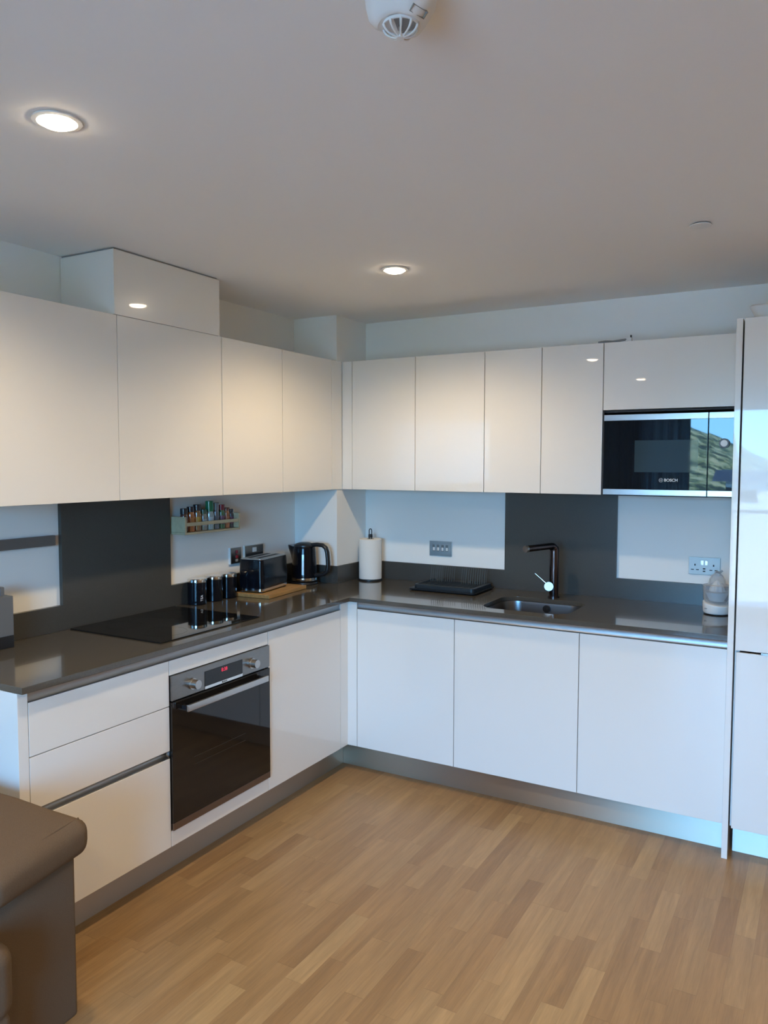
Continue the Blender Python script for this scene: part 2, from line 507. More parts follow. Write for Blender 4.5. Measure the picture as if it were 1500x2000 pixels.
G = 0.0016
def cabinet(name, cat, label, run, s0, s1, d1, z0, z1, d0=0.0, group=None, doors=None, door_z=None, door_name='door'):
    t = thing(name, label, cat, loc_of(run, s0, s1, d0, d1, z0), group=group)
    part('carcass', carcass(run, s0, s1, d0, d1 - TH - 0.002, z0, z1 if door_z is None else door_z[1]), M['carcass'], t, sm=False)
    for a, b in (doors or [(s0, s1)]):
        dz = door_z or (z0, z1)
        part(door_name, rb(run, a + G, b - G, d1 - TH, d1, dz[0], dz[1], bevel=0.0012), M['door'], t)
    return t

# base units, left run
dd = SL + 0.02
t = thing('drawer_unit', 'white gloss three-drawer base unit beside the oven, next to the sofa', 'drawer unit', loc_of('L', -2.4917, -1.8957, dd, A, ZB))
part('carcass', carcass('L', -2.4917, -1.8957, dd, A - TH - 0.004, ZB, ZT), M['carcass'], t, sm=False)
for z0, z1 in ((0.6770, ZT), (0.5054, 0.6738), (ZB, 0.4757)):
    part('drawer_front', rb('L', -2.4917 + G, -1.8957 - G, A - TH, A, z0, z1, bevel=0.0012), M['door'], t)
def channel(x_front, z0, z1, depth=0.022, run='L', s0=0, s1=1):
    """concave aluminium finger-pull strip"""
    zc_, h = (z0 + z1) / 2, (z1 - z0) / 2
    pts = []
    N = 10
    for i in range(N + 1):
        a = -90 + 180 * i / N
        pts.append((x_front - depth * math.cos(math.radians(a)), zc_ + h * math.sin(math.radians(a))))
    back = x_front - depth - 0.004
    poly = pts + [(x_front - 0.001, z1 + 0.0006), (back, z1 + 0.0006), (back, z0 - 0.0006), (x_front - 0.001, z0 - 0.0006)]
    bm = bmesh.new()
    if run == 'L': return add_prism(bm, poly, 'y', s0, s1)
    return add_prism(bm, [(-p[0], p[1]) for p in poly], 'x', s0, s1)
part('finger_channel', channel(A - 0.003, 0.4765, 0.5046, depth=0.018, s0=-2.490, s1=-1.897), M['alu'], t)
t = thing('oven_housing', 'white gloss housing unit framing the built-in oven above and below', 'cabinet', loc_of('L', -1.8957, -1.2992, dd, A, ZB))
part('carcass', carcass('L', -1.8957, -1.2992, dd, A - TH - 0.004, ZB, ZT), M['carcass'], t, sm=False)
part('filler_panel', rb('L', -1.8957 + G, -1.2992 - G, A - TH, A, 0.7925, ZT, bevel=0.0012), M['door'], t)
part('filler_panel', rb('L', -1.8957 + G, -1.2992 - G, A - TH, A, ZB, 0.1925, bevel=0.0012), M['door'], t)
cabinet('base_cabinet', 'cabinet', 'white gloss one-door base unit between the oven and the inner corner', 'L', -1.2992, -0.7080, A, ZB, ZT, d0=dd, door_z=(ZB, ZT))
solo('end_panel', rb('L', -2.528, -2.4925, dd, A, 0.0, ZWB - 0.0005, bevel=0.001), M['door'], 'white gloss side panel closing the drawer unit behind the sofa', 'panel')
bm = rb('L', -0.7064, -B, A - TH, A - 0.0003, ZB, ZWB - 0.001, bevel=0.001)
add_box(bm, A - TH, 0.5930, -B, -B + TH, ZB, ZWB - 0.001, bevel=0.001)
solo('corner_post', bm, M['door'], 'narrow white L-shaped filler post in the inner corner under the worktop', 'panel')
# base units, back run
bd = -SB + 0.02
spec = [('base_cabinet', 0.5945, 1.1391, 'white gloss base unit under the drying rack, first right of the corner'),
        ('sink_cabinet', 1.1391, 1.7396, 'white gloss base unit standing under the steel sink'),
        ('base_cabinet', 1.7396, 2.3395, 'bluish-lit white gloss base unit between sink unit and tall end panel')]
for nm, s0, s1, lb in spec:
    if nm == 'sink_cabinet':
        t = thing(nm, lb, 'cabinet', loc_of('B', s0, s1, bd, B, ZB))
        part('carcass', carcass('B', s0, s1, bd, B - TH - 0.002, ZB, 0.74), M['carcass'], t, sm=False)
        part('door', rb('B', s0 + G, s1 - G, B - TH, B, ZB, ZT, bevel=0.0012), M['door'], t)
    else:
        cabinet(nm, 'cabinet', lb, 'B', s0, s1, B, ZB, ZT, d0=bd, door_z=(ZB, ZT))
# finger-pull strips under the worktop, one per run
solo('finger_channel', channel(A - 0.001, ZT + 0.0015, ZWB - 0.0015, depth=0.007, s0=-2.4915, s1=-0.7070), M['alu'], 'curved aluminium finger-pull strip under the left worktop edge', 'finger pull')
solo('finger_channel', channel(B - 0.001, ZT + 0.0015, ZWB - 0.0015, depth=0.007, run='B', s0=0.5940, s1=2.3395), M['alu'], 'curved aluminium finger-pull strip under the back worktop edge', 'finger pull')
# plinths
PA, PB = 0.469, 0.5758
solo('plinth', rb('L', -2.4915, -PB, PA - 0.016, PA, 0.0, ZB - 0.001), M['plinth'], 'brushed steel plinth below the drawers and oven', 'plinth', sm=False)
solo('plinth', rb('B', PA + 0.001, 2.3395, PB - 0.016, PB, 0.0, ZB - 0.001), M['plinth'], 'brushed steel plinth below the sink wall base units', 'plinth', sm=False)
solo('plinth', rb('B', 2.3725, 2.975, PB - 0.016, PB, 0.0, ZB - 0.001), M['plinth'], 'short brushed steel plinth below the tall unit', 'plinth', sm=False)

# tall unit at the right
solo('end_panel', rb('B', 2.3401, 2.3628, -SB + 0.02, T, 0.0, 2.1556, bevel=0.001), M['door'], 'tall narrow white panel between the worktop and the tall unit', 'panel')
t = thing('tall_cabinet', 'tall white gloss fridge-height unit at the right edge', 'cabinet', loc_of('B', 2.366, 2.97, 0.01, T, ZB))
part('carcass', carcass('B', 2.366, 2.97, 0.01, T - TH - 0.006, ZB, 2.1556), M['carcass'], t, sm=False)
part('door', rb('B', 2.3690, 2.967, T - TH, T - 0.001, 0.8555, 2.1556, bevel=0.0015), M['door'], t)
part('door', rb('B', 2.3735, 2.967, T - TH, T - 0.001, ZB, 0.8475, bevel=0.0015), M['door'], t)
part('finger_pull', rb('B', 2.462, 2.62, T - 0.014, T + 0.004, 0.8478, 0.8552, bevel=0.001), M['alu'], t, 'grey metal finger pull between the two doors')

# wall units
ud = -WB + 0.0
def wall_unit(label, run, s0, s1, d1, d0, doors=None, cs=None, z0=ZUB, z1=ZUT, name='wall_cabinet'):
    t = thing(name, label, 'wall cabinet', loc_of(run, s0, s1, d0, d1, z0))
    c0, c1 = cs or (s0, s1)
    part('carcass', carcass(run, c0, c1, d0, d1 - TH - 0.002, z0 + 0.002, z1 - 0.002), M['carcass'], t, sm=False)
    for k, (a, b) in enumerate(doors or [(s0, s1)]):
        part('door' if k == 0 else 'filler_panel', rb(run, a + G, b - G, d1 - TH, d1, z0, z1, bevel=0.0014), M['door'], t)
    return t
lw = WL + 0.001
wall_unit('white gloss wall unit at the left edge, above the knife strip', 'L', -2.4593, -1.8593, AU, lw)
wall_unit('white gloss extractor wall unit above the hob, under the boxed duct', 'L', -1.8593, -1.2585, AU, SL + 0.001, name='extractor_cabinet')
wall_unit('white gloss wall unit above the toaster, right of the duct', 'L', -1.2585, -0.8046, AU, lw)
wall_unit('white gloss wall unit of the left run, ending in the inner corner', 'L', -0.8046, -0.2680, AU, lw, doors=[(-0.8046, -0.3529), (-0.3529, -BU)], cs=(-0.8046, -0.310))
bw = -WB + 0.001
wall_unit('white gloss wall unit above the kitchen roll, next to the corner', 'B', 0.2541, 0.7208, BU, bw, doors=[(0.3215, 0.7208), (0.2530, 0.3215)], cs=(0.262, 0.7208))
wall_unit('white gloss wall unit above the switch plate and drying rack', 'B', 0.7208, 1.1208, BU, bw)
wall_unit('narrow white wall unit above the left half of the dark splashback', 'B', 1.1208, 1.4226, BU, -SB + 0.001)
wall_unit('narrow white wall unit above the tap, left of the microwave', 'B', 1.4226, 1.7249, BU, -SB + 0.001)
wall_unit('white gloss flap unit directly above the built-in microwave', 'B', 1.7249, 2.3385, BU, bw, z0=1.846, z1=ZUT)
# housing round the microwave
bm = bmesh.new()
rb('B', 1.7255, 1.7315, bw, BU - 0.003, ZUB, 1.844, bm=bm); rb('B', 2.3325, 2.3385, bw, BU - 0.003, ZUB, 1.844, bm=bm)
rb('B', 1.7315, 2.3325, bw, BU - 0.012, ZUB - 0.003, ZUB + 0.002, bm=bm); rb('B', 1.7315, 2.3325, bw, BU - 0.012, 1.834, 1.844, bm=bm)
rb('B', 1.7315, 2.3325, bw, bw + 0.008, ZUB + 0.002, 1.834, bm=bm)
solo('microwave_housing', bm, M['dark_gap'], 'dark recess frame around the built-in microwave', 'housing', sm=False)

# boxed duct above the extractor unit
t = thing('duct_cover', 'white gloss boxed duct standing on the wall units up to the ceiling', 'duct cover', (0.12, -1.577, ZUT))
part('panel', box(WL + 0.001, 0.2616, -1.8771, -1.2776, ZUT + 0.0005, CEIL - 0.008, bevel=0.001), M['door'], t)
part('shadow_gap', box(WL + 0.001, 0.2536, -1.8691, -1.2856, CEIL - 0.008, CEIL - 0.0005), M['plastic_grey'], t, sm=False)

# ------------------------------------------------------------------ worktop with a cut-out for the sink
def worktop():
    xe, ye = A + 0.0248, -(B + 0.0248)
    outer = [(SL + 0.001, -2.528), (xe, -2.528), (xe, ye), (2.3395, ye), (2.3395, SB - 0.001), (COLX + 0.013, SB - 0.001), (COLX + 0.013, COLY - 0.013), (SL + 0.001, COLY - 0.013)]
    hole = rrect(1.232, 1.660, -0.572, -0.196, 0.085, 10)
    cu = bpy.data.curves.new('worktop', 'CURVE'); cu.dimensions = '2D'; cu.fill_mode = 'BOTH'
    for pts in (outer, hole):
        sp = cu.splines.new('POLY'); sp.points.add(len(pts) - 1); sp.use_cyclic_u = True
        for q, (x, y) in zip(sp.points, pts): q.co = (x, y, 0, 1)
    h = (ZW - ZWB) / 2
    cu.extrude = h - 0.0015; cu.bevel_depth = 0.0015; cu.bevel_resolution = 1; cu.offset = -0.0015
    o = bpy.data.objects.new('tmp', cu); C.objects.link(o)
    dg = bpy.context.evaluated_depsgraph_get()
    me = bpy.data.meshes.new_from_object(o.evaluated_get(dg))
    bm = bmesh.new(); bm.from_mesh(me)
    bmesh.ops.translate(bm, vec=(0, 0, (ZW + ZWB) / 2), verts=bm.verts)
    bmesh.ops.remove_doubles(bm, verts=bm.verts, dist=1e-5)
    bpy.data.objects.remove(o); bpy.data.curves.remove(cu); bpy.data.meshes.remove(me)
    return bm
solo('worktop', worktop(), M['stone'], 'polished grey-brown L-shaped stone worktop along both runs', 'worktop')

# sink bowl, hung under the cut-out
def loop(x0, x1, y0, y1, r, z): return [(x, y, z) for x, y in rrect(x0, x1, y0, y1, r, 10)]
t = thing('sink', 'undermounted steel sink bowl sunk in the worktop below the tap', 'sink', (1.446, -0.384, 0.745))
bm = add_loft(bmesh.new(), [loop(1.205, 1.687, -0.598, -0.170, 0.10, ZWB - 0.001), loop(1.234, 1.658, -0.570, -0.198, 0.085, ZWB - 0.001), loop(1.236, 1.656, -0.568, -0.200, 0.083, ZWB - 0.012),
    loop(1.246, 1.646, -0.558, -0.210, 0.08, 0.775), loop(1.262, 1.630, -0.542, -0.226, 0.075, 0.757), loop(1.29, 1.60, -0.515, -0.255, 0.06, 0.752)], cap0=False)
part('bowl', bm, M['sink'], t)
part('drain', add_cyl(bmesh.new(), (1.446, -0.384, 0.7525), (1.446, -0.384, 0.756), 0.045), M['chrome'], t)
bm = add_cyl(bmesh.new(), (1.452, -0.2055, 0.860), (1.452, -0.212, 0.860), 0.019)
ov = part('overflow', bm, M['black_plastic'], t)
part('overflow_screw', add_cyl(bmesh.new(), (1.455, -0.212, 0.860), (1.455, -0.2145, 0.860), 0.005, seg=16), M['chrome'], ov)

# tap
TX, TY = 1.462, -0.125
t = thing('kitchen_tap', 'tall dark metal mixer tap with angular spout behind the sink', 'tap', (TX, TY, ZW))
part('base_ring', add_cyl(bmesh.new(), (TX, TY, ZW), (TX, TY, ZW + 0.006), 0.029), M['tap'], t)
ang = math.atan2(-0.215, -0.082)
dx, dy = math.cos(ang), math.sin(ang)
L_ = 0.215
pts = [(TX, TY, ZW + 0.005), (TX, TY, 1.150)]
for i in range(1, 7):
    a = PI / 2 * i / 6
    rr = 0.024
    pts.append((TX + dx * rr * (1 - math.cos(a)), TY + dy * rr * (1 - math.cos(a)), 1.150 + rr * math.sin(a)))
pts.append((TX + dx * L_, TY + dy * L_, 1.172))
part('body', tube(pts[:4], 0.0235, seg=28), M['tap'], t)
part('spout', tube(pts[2:], [0.0225, 0.0205, 0.0188, 0.0175, 0.017, 0.0165, 0.0165], seg=24), M['tap'], t)
e0 = Vector(pts[-1]); ed = Vector((dx, dy, -0.02)).normalized()
part('nozzle', add_cyl(bmesh.new(), e0 - ed * 0.001, e0 + ed * 0.012, 0.0172, seg=24), M['steel'], t)
hv = Vector((0.20, -0.97, 0.13)).normalized()
h0 = Vector((TX - 0.020, TY, 0.9635))
kn = part('control_knob', add_cyl(bmesh.new(), h0 + hv * 0.008, h0 + hv * 0.060, 0.0205, seg=32), M['tap'], t)
part('knob_cap', add_cyl(bmesh.new(), h0 + hv * 0.060, h0 + hv * 0.0625, 0.0225, seg=32), mat('satin_chrome', (0.50, 0.52, 0.54), 0.4, metal=1), kn, 'bright round knob cap')
part('lever', add_cyl(bmesh.new(), h0 + hv * 0.05 + Vector((-0.012, 0, 0.012)), h0 + hv * 0.054 + Vector((-0.072, -0.004, 0.062)), 0.0026, seg=12), M['chrome'], kn)

# ------------------------------------------------------------------ hob, oven, microwave
t = thing('induction_hob', 'flat black glass hob set on the left worktop above the oven', 'hob', (0.243, -1.60, ZW))
part('glass_top', box(-0.014, 0.4973, -1.8935, -1.3050, ZW + 0.0002, ZW + 0.0052, bevel=0.0015), M['black_glass'], t)
zone_m = mat('faint_zone_print', (0.012, 0.012, 0.012), 0.15)
for cx_, cy_, r_ in ((0.13, -1.74, 0.075), (0.13, -1.46, 0.09), (0.36, -1.74, 0.09), (0.36, -1.46, 0.075)):
    bm = bmesh.new()
    a = [bm.verts.new((cx_ + r_ * math.cos(q * PI / 32), cy_ + r_ * math.sin(q * PI / 32), ZW + 0.0054)) for q in range(64)]
    b_ = [bm.verts.new((cx_ + (r_ - 0.0015) * math.cos(q * PI / 32), cy_ + (r_ - 0.0015) * math.sin(q * PI / 32), ZW + 0.0054)) for q in range(64)]
    for q in range(64):
        bm.faces.new((a[q], a[(q + 1) % 64], b_[(q + 1) % 64], b_[q]))
    part('cooking_zone', bm, zone_m, t, sm=False)

OX = 0.549
OZ0, OZ1, OY0, OY1 = 0.1955, 0.7905, -1.8935, -1.3015
t = thing('built_in_oven', 'built-in steel and black glass oven under the hob', 'oven', (0.28, -1.5975, OZ0))
part('chassis', box(0.03, A - 0.004, -1.872, -1.323, OZ0 + 0.01, OZ1 - 0.01), M['dark_gap'], t, sm=False)
cp = part('control_panel', box(A - 0.004, OX, OY0, OY1, 0.6955, OZ1, bevel=0.0015), M['steel_dark'], t, 'brushed steel control panel')
dsp = part('display', box(OX - 0.002, OX + 0.0015, -1.715, -1.486, 0.7085, 0.768, bevel=0.0006), M['black_glass'], cp)
part('clock_digits', text_bm('8:38', 0.021, M_side(OX + 0.0019, -1.600, 0.7525)), M['red_led'], cp, 'glowing red clock digits')
part('brand_strip', box(OX - 0.002, OX + 0.002, -1.715, -1.486, 0.6965, 0.7083, bevel=0.0005), M['chrome'], cp)
part('brand_lettering', text_bm('BOSCH', 0.0095, M_side(OX + 0.0024, -1.600, 0.7022)), M['black_plastic'], cp)
for ky in (-1.783, -1.424):
    bm = add_cyl(bmesh.new(), (OX, ky, 0.737), (OX + 0.006, ky, 0.737), 0.022)
    add_cyl(bm, (OX + 0.006, ky, 0.737), (OX + 0.032, ky, 0.737), 0.0175)
    bmesh.ops.recalc_face_normals(bm, faces=bm.faces)
    part('control_knob', bm, M['steel'], t, 'round steel control knob')
od = part('oven_door', box(A - 0.002, OX + 0.001, OY0, OY1, 0.2225, 0.690, bevel=0.0015), M['oven_glass'], t, 'smoked black glass door')
bm = bmesh.new()
wx = OX + 0.0012
for zz in (0.415, 0.445):
    add_box(bm, wx - 0.0004, wx, -1.78, -1.47, zz, zz + 0.0018)
part('rack_print', bm, mat('faint_rack_lines', (0.035, 0.027, 0.02), 0.3), od, sm=False)
part('bottom_trim', box(A - 0.002, OX + 0.001, OY0, OY1, OZ0 - 0.001, 0.2222, bevel=0.001), mat('brown_steel_trim', (0.25, 0.20, 0.18), 0.3, metal=1), t)
bm = box(0.576, 0.588, -1.848, -1.356, 0.6475, 0.6740, bevel=0.003)
hd = part('handle', bm, M['steel'], t, 'flat steel bar handle')
for hy in (-1.835, -1.369):
    part('handle_mount', box(OX, 0.577, hy - 0.008, hy + 0.008, 0.653, 0.668, bevel=0.001), M['black_plastic'], hd)

MX0, MX1, MZ0, MZ1 = 1.733, 2.331, 1.4465, 1.8225
MY = -BU
t = thing('built_in_microwave', 'built-in black glass microwave with steel edges in the wall units', 'microwave', (2.03, -0.11, MZ0))
part('chassis', box(1.745, 2.32, MY + 0.014, -0.002, MZ0 + 0.006, MZ1 - 0.006), M['dark_gap'], t, sm=False)
md = part('microwave_door', box(MX0, 2.1935, MY - 0.002, MY + 0.013, 1.4727, 1.7950, bevel=0.0008), M['mw_glass'], t, 'mirror-black glass door')
part('viewing_window', box(1.8763, 2.155, MY - 0.0026, MY - 0.0018, 1.5535, 1.7010), M['mw_window'], md, sm=False)
part('brand_lettering', text_bm('BOSCH', 0.0185, M_front(2.041, MY - 0.0031, 1.5170), bold=0.0004), M['label_white'], md)
bm = bmesh.new()
add_tube(bm, [(1.9975 + 0.0085 * math.cos(q * PI / 12), MY - 0.003, 1.5170 + 0.0085 * math.sin(q * PI / 12)) for q in range(25)], 0.0007, seg=6, cap=False)
for xx in (-0.0033, 0.0033):
    add_box(bm, 1.9975 + xx - 0.0006, 1.9975 + xx + 0.0006, MY - 0.0034, MY - 0.0026, 1.5122, 1.5218)
add_box(bm, 1.9975 - 0.0033, 1.9975 + 0.0033, MY - 0.0034, MY - 0.0026, 1.5164, 1.5176)
part('brand_emblem', bm, M['label_white'], md, sm=False)
cp = part('control_panel', box(2.1975, MX1, MY - 0.002, MY + 0.013, 1.4727, 1.7950, bevel=0.0008), M['mw_glass'], t, 'mirror-black glass control panel')
kb = part('dial_knob', add_cyl(bmesh.new(), (2.2635, MY - 0.002, 1.6835), (2.2635, MY - 0.018, 1.6835), 0.0215, seg=40), mat('dark_dial', (0.10, 0.11, 0.12), 0.4), cp)
part('dial_face', add_cyl(bmesh.new(), (2.2635, MY - 0.018, 1.6835), (2.2635, MY - 0.0195, 1.6835), 0.0145, seg=40), M['plastic_white'], kb)
for z0, z1 in ((1.7953, MZ1), (MZ0, 1.4724)):
    for x0, x1 in ((MX0, 2.1935), (2.1975, MX1)):
        part('steel_strip', box(x0, x1, MY - 0.003, MY + 0.013, z0, z1, bevel=0.0008), M['steel'], t)

# ------------------------------------------------------------------ ceiling fittings
def downlight(x, y, label):
    t = thing('downlight', label, 'ceiling light', (x, y, CEIL - 0.008), group='recessed downlights')
    bm = lathe([(0.050, CEIL - 0.0005), (0.059, CEIL - 0.0012), (0.058, CEIL - 0.004), (0.047, CEIL - 0.006), (0.043, CEIL - 0.004), (0.043, CEIL - 0.0005)], cx=x, cy=y, cap=False)
    part('trim_ring', bm, M['plastic_white'], t)
    bm = lathe([(0.0425, CEIL - 0.0035), (0.0405, CEIL - 0.009), (0.032, CEIL - 0.0135), (0.017, CEIL - 0.016), (0.002, CEIL - 0.017)], cx=x, cy=y)
    part('diffuser', bm, M['lamp_on'], t, 'glowing warm white lens')
    ld = bpy.data.lights.new('downlight_lamp', 'SPOT')
    ld.energy = LAMP_W * 4; ld.color = LAMP_COL; ld.spot_size = math.radians(152); ld.spot_blend = 0.6; ld.shadow_soft_size = 0.04
    lo = bpy.data.objects.new('downlight_lamp', ld); C.objects.link(lo)
    lo.location = (0, 0, -0.020); lo.parent = t
downlight(1.020, -2.715, 'glowing round downlight in the ceiling above the drawer unit, the nearer one')
downlight(1.030, -1.040, 'glowing round downlight in the ceiling near the inner corner, the farther one')
downlight(1.040, -4.400, 'round downlight seen mirrored in the flap door above the microwave')
downlight(2.780, -2.715, 'added unseen downlight for warm fill, just right of the view beside the heat alarm')  # added lamp out of view, warms the left run and ceiling
downlight(2.780, -4.400, 'added unseen downlight for warm fill, behind the viewpoint near the window')  # unseen lamp added behind the viewpoint for warm fill
for ly, lb_ in ((-1.04, 'added unseen fill downlight far right of the view, nearest the sink wall'), (-2.715, 'added unseen fill downlight far right of the view, the middle one'), (-4.40, 'added unseen fill downlight far right of the view, nearest the window')):  # added row out of view, lights the left doors from the front
    downlight(4.45, ly, lb_)

t = thing('ceiling_cap', 'small round white blanking disc on the ceiling above the microwave', 'ceiling cap', (2.258, -1.084, CEIL - 0.009))
part('stem', add_cyl(bmesh.new(), (2.258, -1.084, CEIL - 0.006), (2.258, -1.084, CEIL - 0.0003), 0.026), M['plastic_grey'], t)
part('disc', lathe([(0.030, CEIL - 0.0095), (0.036, CEIL - 0.0085), (0.036, CEIL - 0.006)], cx=2.258, cy=-1.084), M['plastic_white'], t)

# heat alarm
HX, HY = 1.9975, -2.775
t = thing('heat_alarm', 'white domed heat alarm on the ceiling at the top edge', 'alarm', (HX, HY, CEIL - 0.09), local=True)
def lp(r, z, amp=0.0, ph=0.0, n=72):
    return [((r + amp * math.cos(3 * (2 * PI * i / n) + ph)) * math.cos(2 * PI * i / n), (r + amp * math.cos(3 * (2 * PI * i / n) + ph)) * math.sin(2 * PI * i / n), z + 0.09) for i in range(n)]
def wz(z, amp, ph=0.6, n=72, r=0.06, ra=0.0):
    return [((r + ra * math.cos(3 * (2 * PI * i / n) + ph)) * math.cos(2 * PI * i / n), (r + ra * math.cos(3 * (2 * PI * i / n) + ph)) * math.sin(2 * PI * i / n), z + 0.09 + amp * math.cos(3 * (2 * PI * i / n) + ph)) for i in range(n)]
ph_ = -PI / 2
loops = [lp(0.061, -0.0005), lp(0.063, -0.006), lp(0.0625, -0.020), wz(-0.036, 0.001, ph_, r=0.0605, ra=0.0005), wz(-0.050, 0.004, ph_, r=0.054, ra=-0.002), wz(-0.0615, 0.003, ph_, r=0.045, ra=-0.002), wz(-0.0645, 0.003, ph_, r=0.038, ra=-0.002), wz(-0.0635, 0.002, ph_, r=0.034, ra=-0.001)]
part('housing', add_loft(bmesh.new(), loops), M['plastic_white'], t)
cg = part('sensor_cage', lathe([(0.0318, 0.0275), (0.0318, 0.0225), (0.0295, 0.0220), (0.0295, 0.0275)], seg=40, cap=False), M['plastic_white'], t)
for k in range(10):
    a = 2 * PI * k / 10 + 0.2
    pts = []
    for i in range(8):
        q = PI / 2 * i / 7
        pts.append((0.0303 * math.cos(q) * math.cos(a), 0.0303 * math.cos(q) * math.sin(a), 0.0235 - 0.0185 * math.sin(q)))
    part('rib', tube(pts, [0.0026, 0.0024, 0.0021, 0.0018, 0.0016, 0.0016, 0.0016, 0.0016], seg=8), M['plastic_white'], cg)
part('cage_hub', lathe([(0.002, 0.0025), (0.007, 0.0035), (0.008, 0.0065), (0.003, 0.008)]), M['plastic_white'], cg)
part('sensor_bead', lathe([(0.001, 0.012), (0.0035, 0.015), (0.0035, 0.024), (0.001, 0.032)], seg=16), M['chrome'], t)
part('sensor_floor', lathe([(0.0325, 0.0272), (0.0325, 0.0284)]), M['plastic_grey'], t)
# small grey framed maker's panel on the flank
nv = Vector((0.55, -0.22, -0.80)).normalized()
xv = Vector((0.25, 0.85, 0.0)); xv = (xv - nv * xv.dot(nv)).normalized(); yv = nv.cross(xv)
pm = Matrix.Translation(Vector((0.0425, -0.0165, 0.0315))) @ Matrix(((xv.x, yv.x, nv.x, 0), (xv.y, yv.y, nv.y, 0), (xv.z, yv.z, nv.z, 0), (0, 0, 0, 1)))
bm = bmesh.new()
for x0, x1, y0, y1 in ((-0.017, 0.017, 0.0055, 0.0065), (-0.017, 0.017, -0.0065, -0.0055), (-0.017, -0.0155, -0.0065, 0.0065), (0.0155, 0.017, -0.0065, 0.0065)):
    add_box(bm, x0, x1, y0, y1, -0.004, 0.0045)
bmesh.ops.transform(bm, matrix=pm, verts=bm.verts)
part('printed_frame', bm, M['label_grey'], t, sm=False)

# ------------------------------------------------------------------ wall plates
t = thing('fused_switch', 'square dark metal switch plate with red rocker, left of the double socket', 'switch', (WL, -0.835, 1.064))
part('back_box', box(WL + 0.0005, WL + 0.012, -0.880, -0.794, 1.062, 1.149, bevel=0.001), M['plastic_white'], t)
part('plate', box(WL + 0.012, WL + 0.015, -0.877, -0.795, 1.065, 1.147, bevel=0.001), M['steel_dark'], t)
part('rocker', box(WL + 0.015, WL + 0.020, -0.841, -0.827, 1.116, 1.134, bevel=0.001), M['red'], t, 'red rocker')
part('rocker', box(WL + 0.015, WL + 0.019, -0.842, -0.824, 1.092, 1.108, bevel=0.001), M['red'], t, 'red neon window')
part('fuse_carrier', box(WL + 0.015, WL + 0.018, -0.842, -0.824, 1.074, 1.087, bevel=0.001), M['plastic_grey'], t)
t = thing('double_socket', 'dark metal double socket plate on the wall behind the toaster', 'socket', (WL, -0.685, 1.066))
part('back_box', box(WL + 0.0005, WL + 0.012, -0.765, -0.608, 1.064, 1.151, bevel=0.001), M['plastic_white'], t)
part('plate', box(WL + 0.012, WL + 0.015, -0.7615, -0.6105, 1.067, 1.148, bevel=0.001), M['steel_dark'], t)
part('rocker_pair', box(WL + 0.015, WL + 0.019, -0.703, -0.672, 1.112, 1.136, bevel=0.001), M['plastic_white'], t)
part('socket_insert', box(WL + 0.015, WL + 0.0165, -0.756, -0.616, 1.072, 1.106, bevel=0.0005), M['black_plastic'], t)

t = thing('switch_plate', 'brushed steel four-gang switch plate on the wall above the drying rack', 'switch', (0.751, WB, 1.063))
part('plate', box(0.680, 0.822, WB - 0.006, WB - 0.0003, 1.0635, 1.1485, bevel=0.0015), M['steel'], t)
for k in range(4):
    xk = 0.7105 + k * 0.0272
    rk = part('rocker', box(xk - 0.0085, xk + 0.0085, WB - 0.010, WB - 0.006, 1.090, 1.128, bevel=0.0015), M['steel_dark'], t)
    part('rocker_face', box(xk - 0.006, xk + 0.006, WB - 0.0112, WB - 0.010, 1.094, 1.112, bevel=0.0005), M['plastic_white'], rk)

t = thing('double_socket', 'brushed steel double socket on the wall behind the citrus juicer', 'socket', (2.16, WB, 1.058))
y_ = WB
part('plate', box(2.0885, 2.2315, y_ - 0.006, y_ - 0.0003, 1.0575, 1.1415, bevel=0.0015), mat('satin_plate', (0.42, 0.43, 0.42), 0.5, metal=0.7), t)
for sx_ in (2.1175, 2.2015):
    for px_, pz_, w_, h_ in ((0, 0.0035, 0.0032, 0.0075), (-0.0115, -0.0195, 0.0065, 0.0035), (0.0115, -0.0195, 0.0065, 0.0035)):
        part('pin_hole', box(sx_ + px_ - w_, sx_ + px_ + w_, y_ - 0.0065, y_ - 0.0058, 1.1 + pz_ - h_ * 0.6, 1.1 + pz_ + h_ * 0.6), M['dark_gap'], t, sm=False)
for xk in (2.150, 2.168):
    part('rocker', box(xk - 0.007, xk + 0.007, y_ - 0.0095, y_ - 0.006, 1.104, 1.126, bevel=0.001), M['steel'], t)
for k in (0, 1):
    part('usb_port', box(2.1535, 2.165, y_ - 0.0068, y_ - 0.0058, 1.071 + k * 0.012, 1.077 + k * 0.012), M['dark_gap'], t, sm=False)

# magnetic knife strip
t = thing('knife_strip', 'grey horizontal magnetic knife strip on the wall left of the hob', 'knife strip', (WL, -2.16, 1.26))
part('bar', box(WL + 0.0005, WL + 0.020, -2.40, -1.943, 1.2595, 1.3005, bevel=0.002), mat('grey_magnet_bar', (0.15, 0.152, 0.155), 0.42, metal=0.6), t)

# knife block
t = thing('knife_block', 'grey knife block standing on the worktop at the left edge', 'knife block', (-0.0, -2.25, ZW))
part('base', box(-0.012, 0.062, -2.345, -2.198, ZW + 0.0003, 0.952, bevel=0.003), M['black_plastic'], t)
part('block', box(-0.010, 0.058, -2.342, -2.196, 0.952, 1.100, bevel=0.003), M['knife_grey'], t)
for ky, kh in ((-2.222, 0.033), (-2.248, 0.022), (-2.275, 0.030), (-2.302, 0.024)):
    part('knife_handle', box(0.010, 0.034, ky - 0.008, ky + 0.008, 1.0995, 1.100 + kh, bevel=0.003), M['knife_grey'], t)

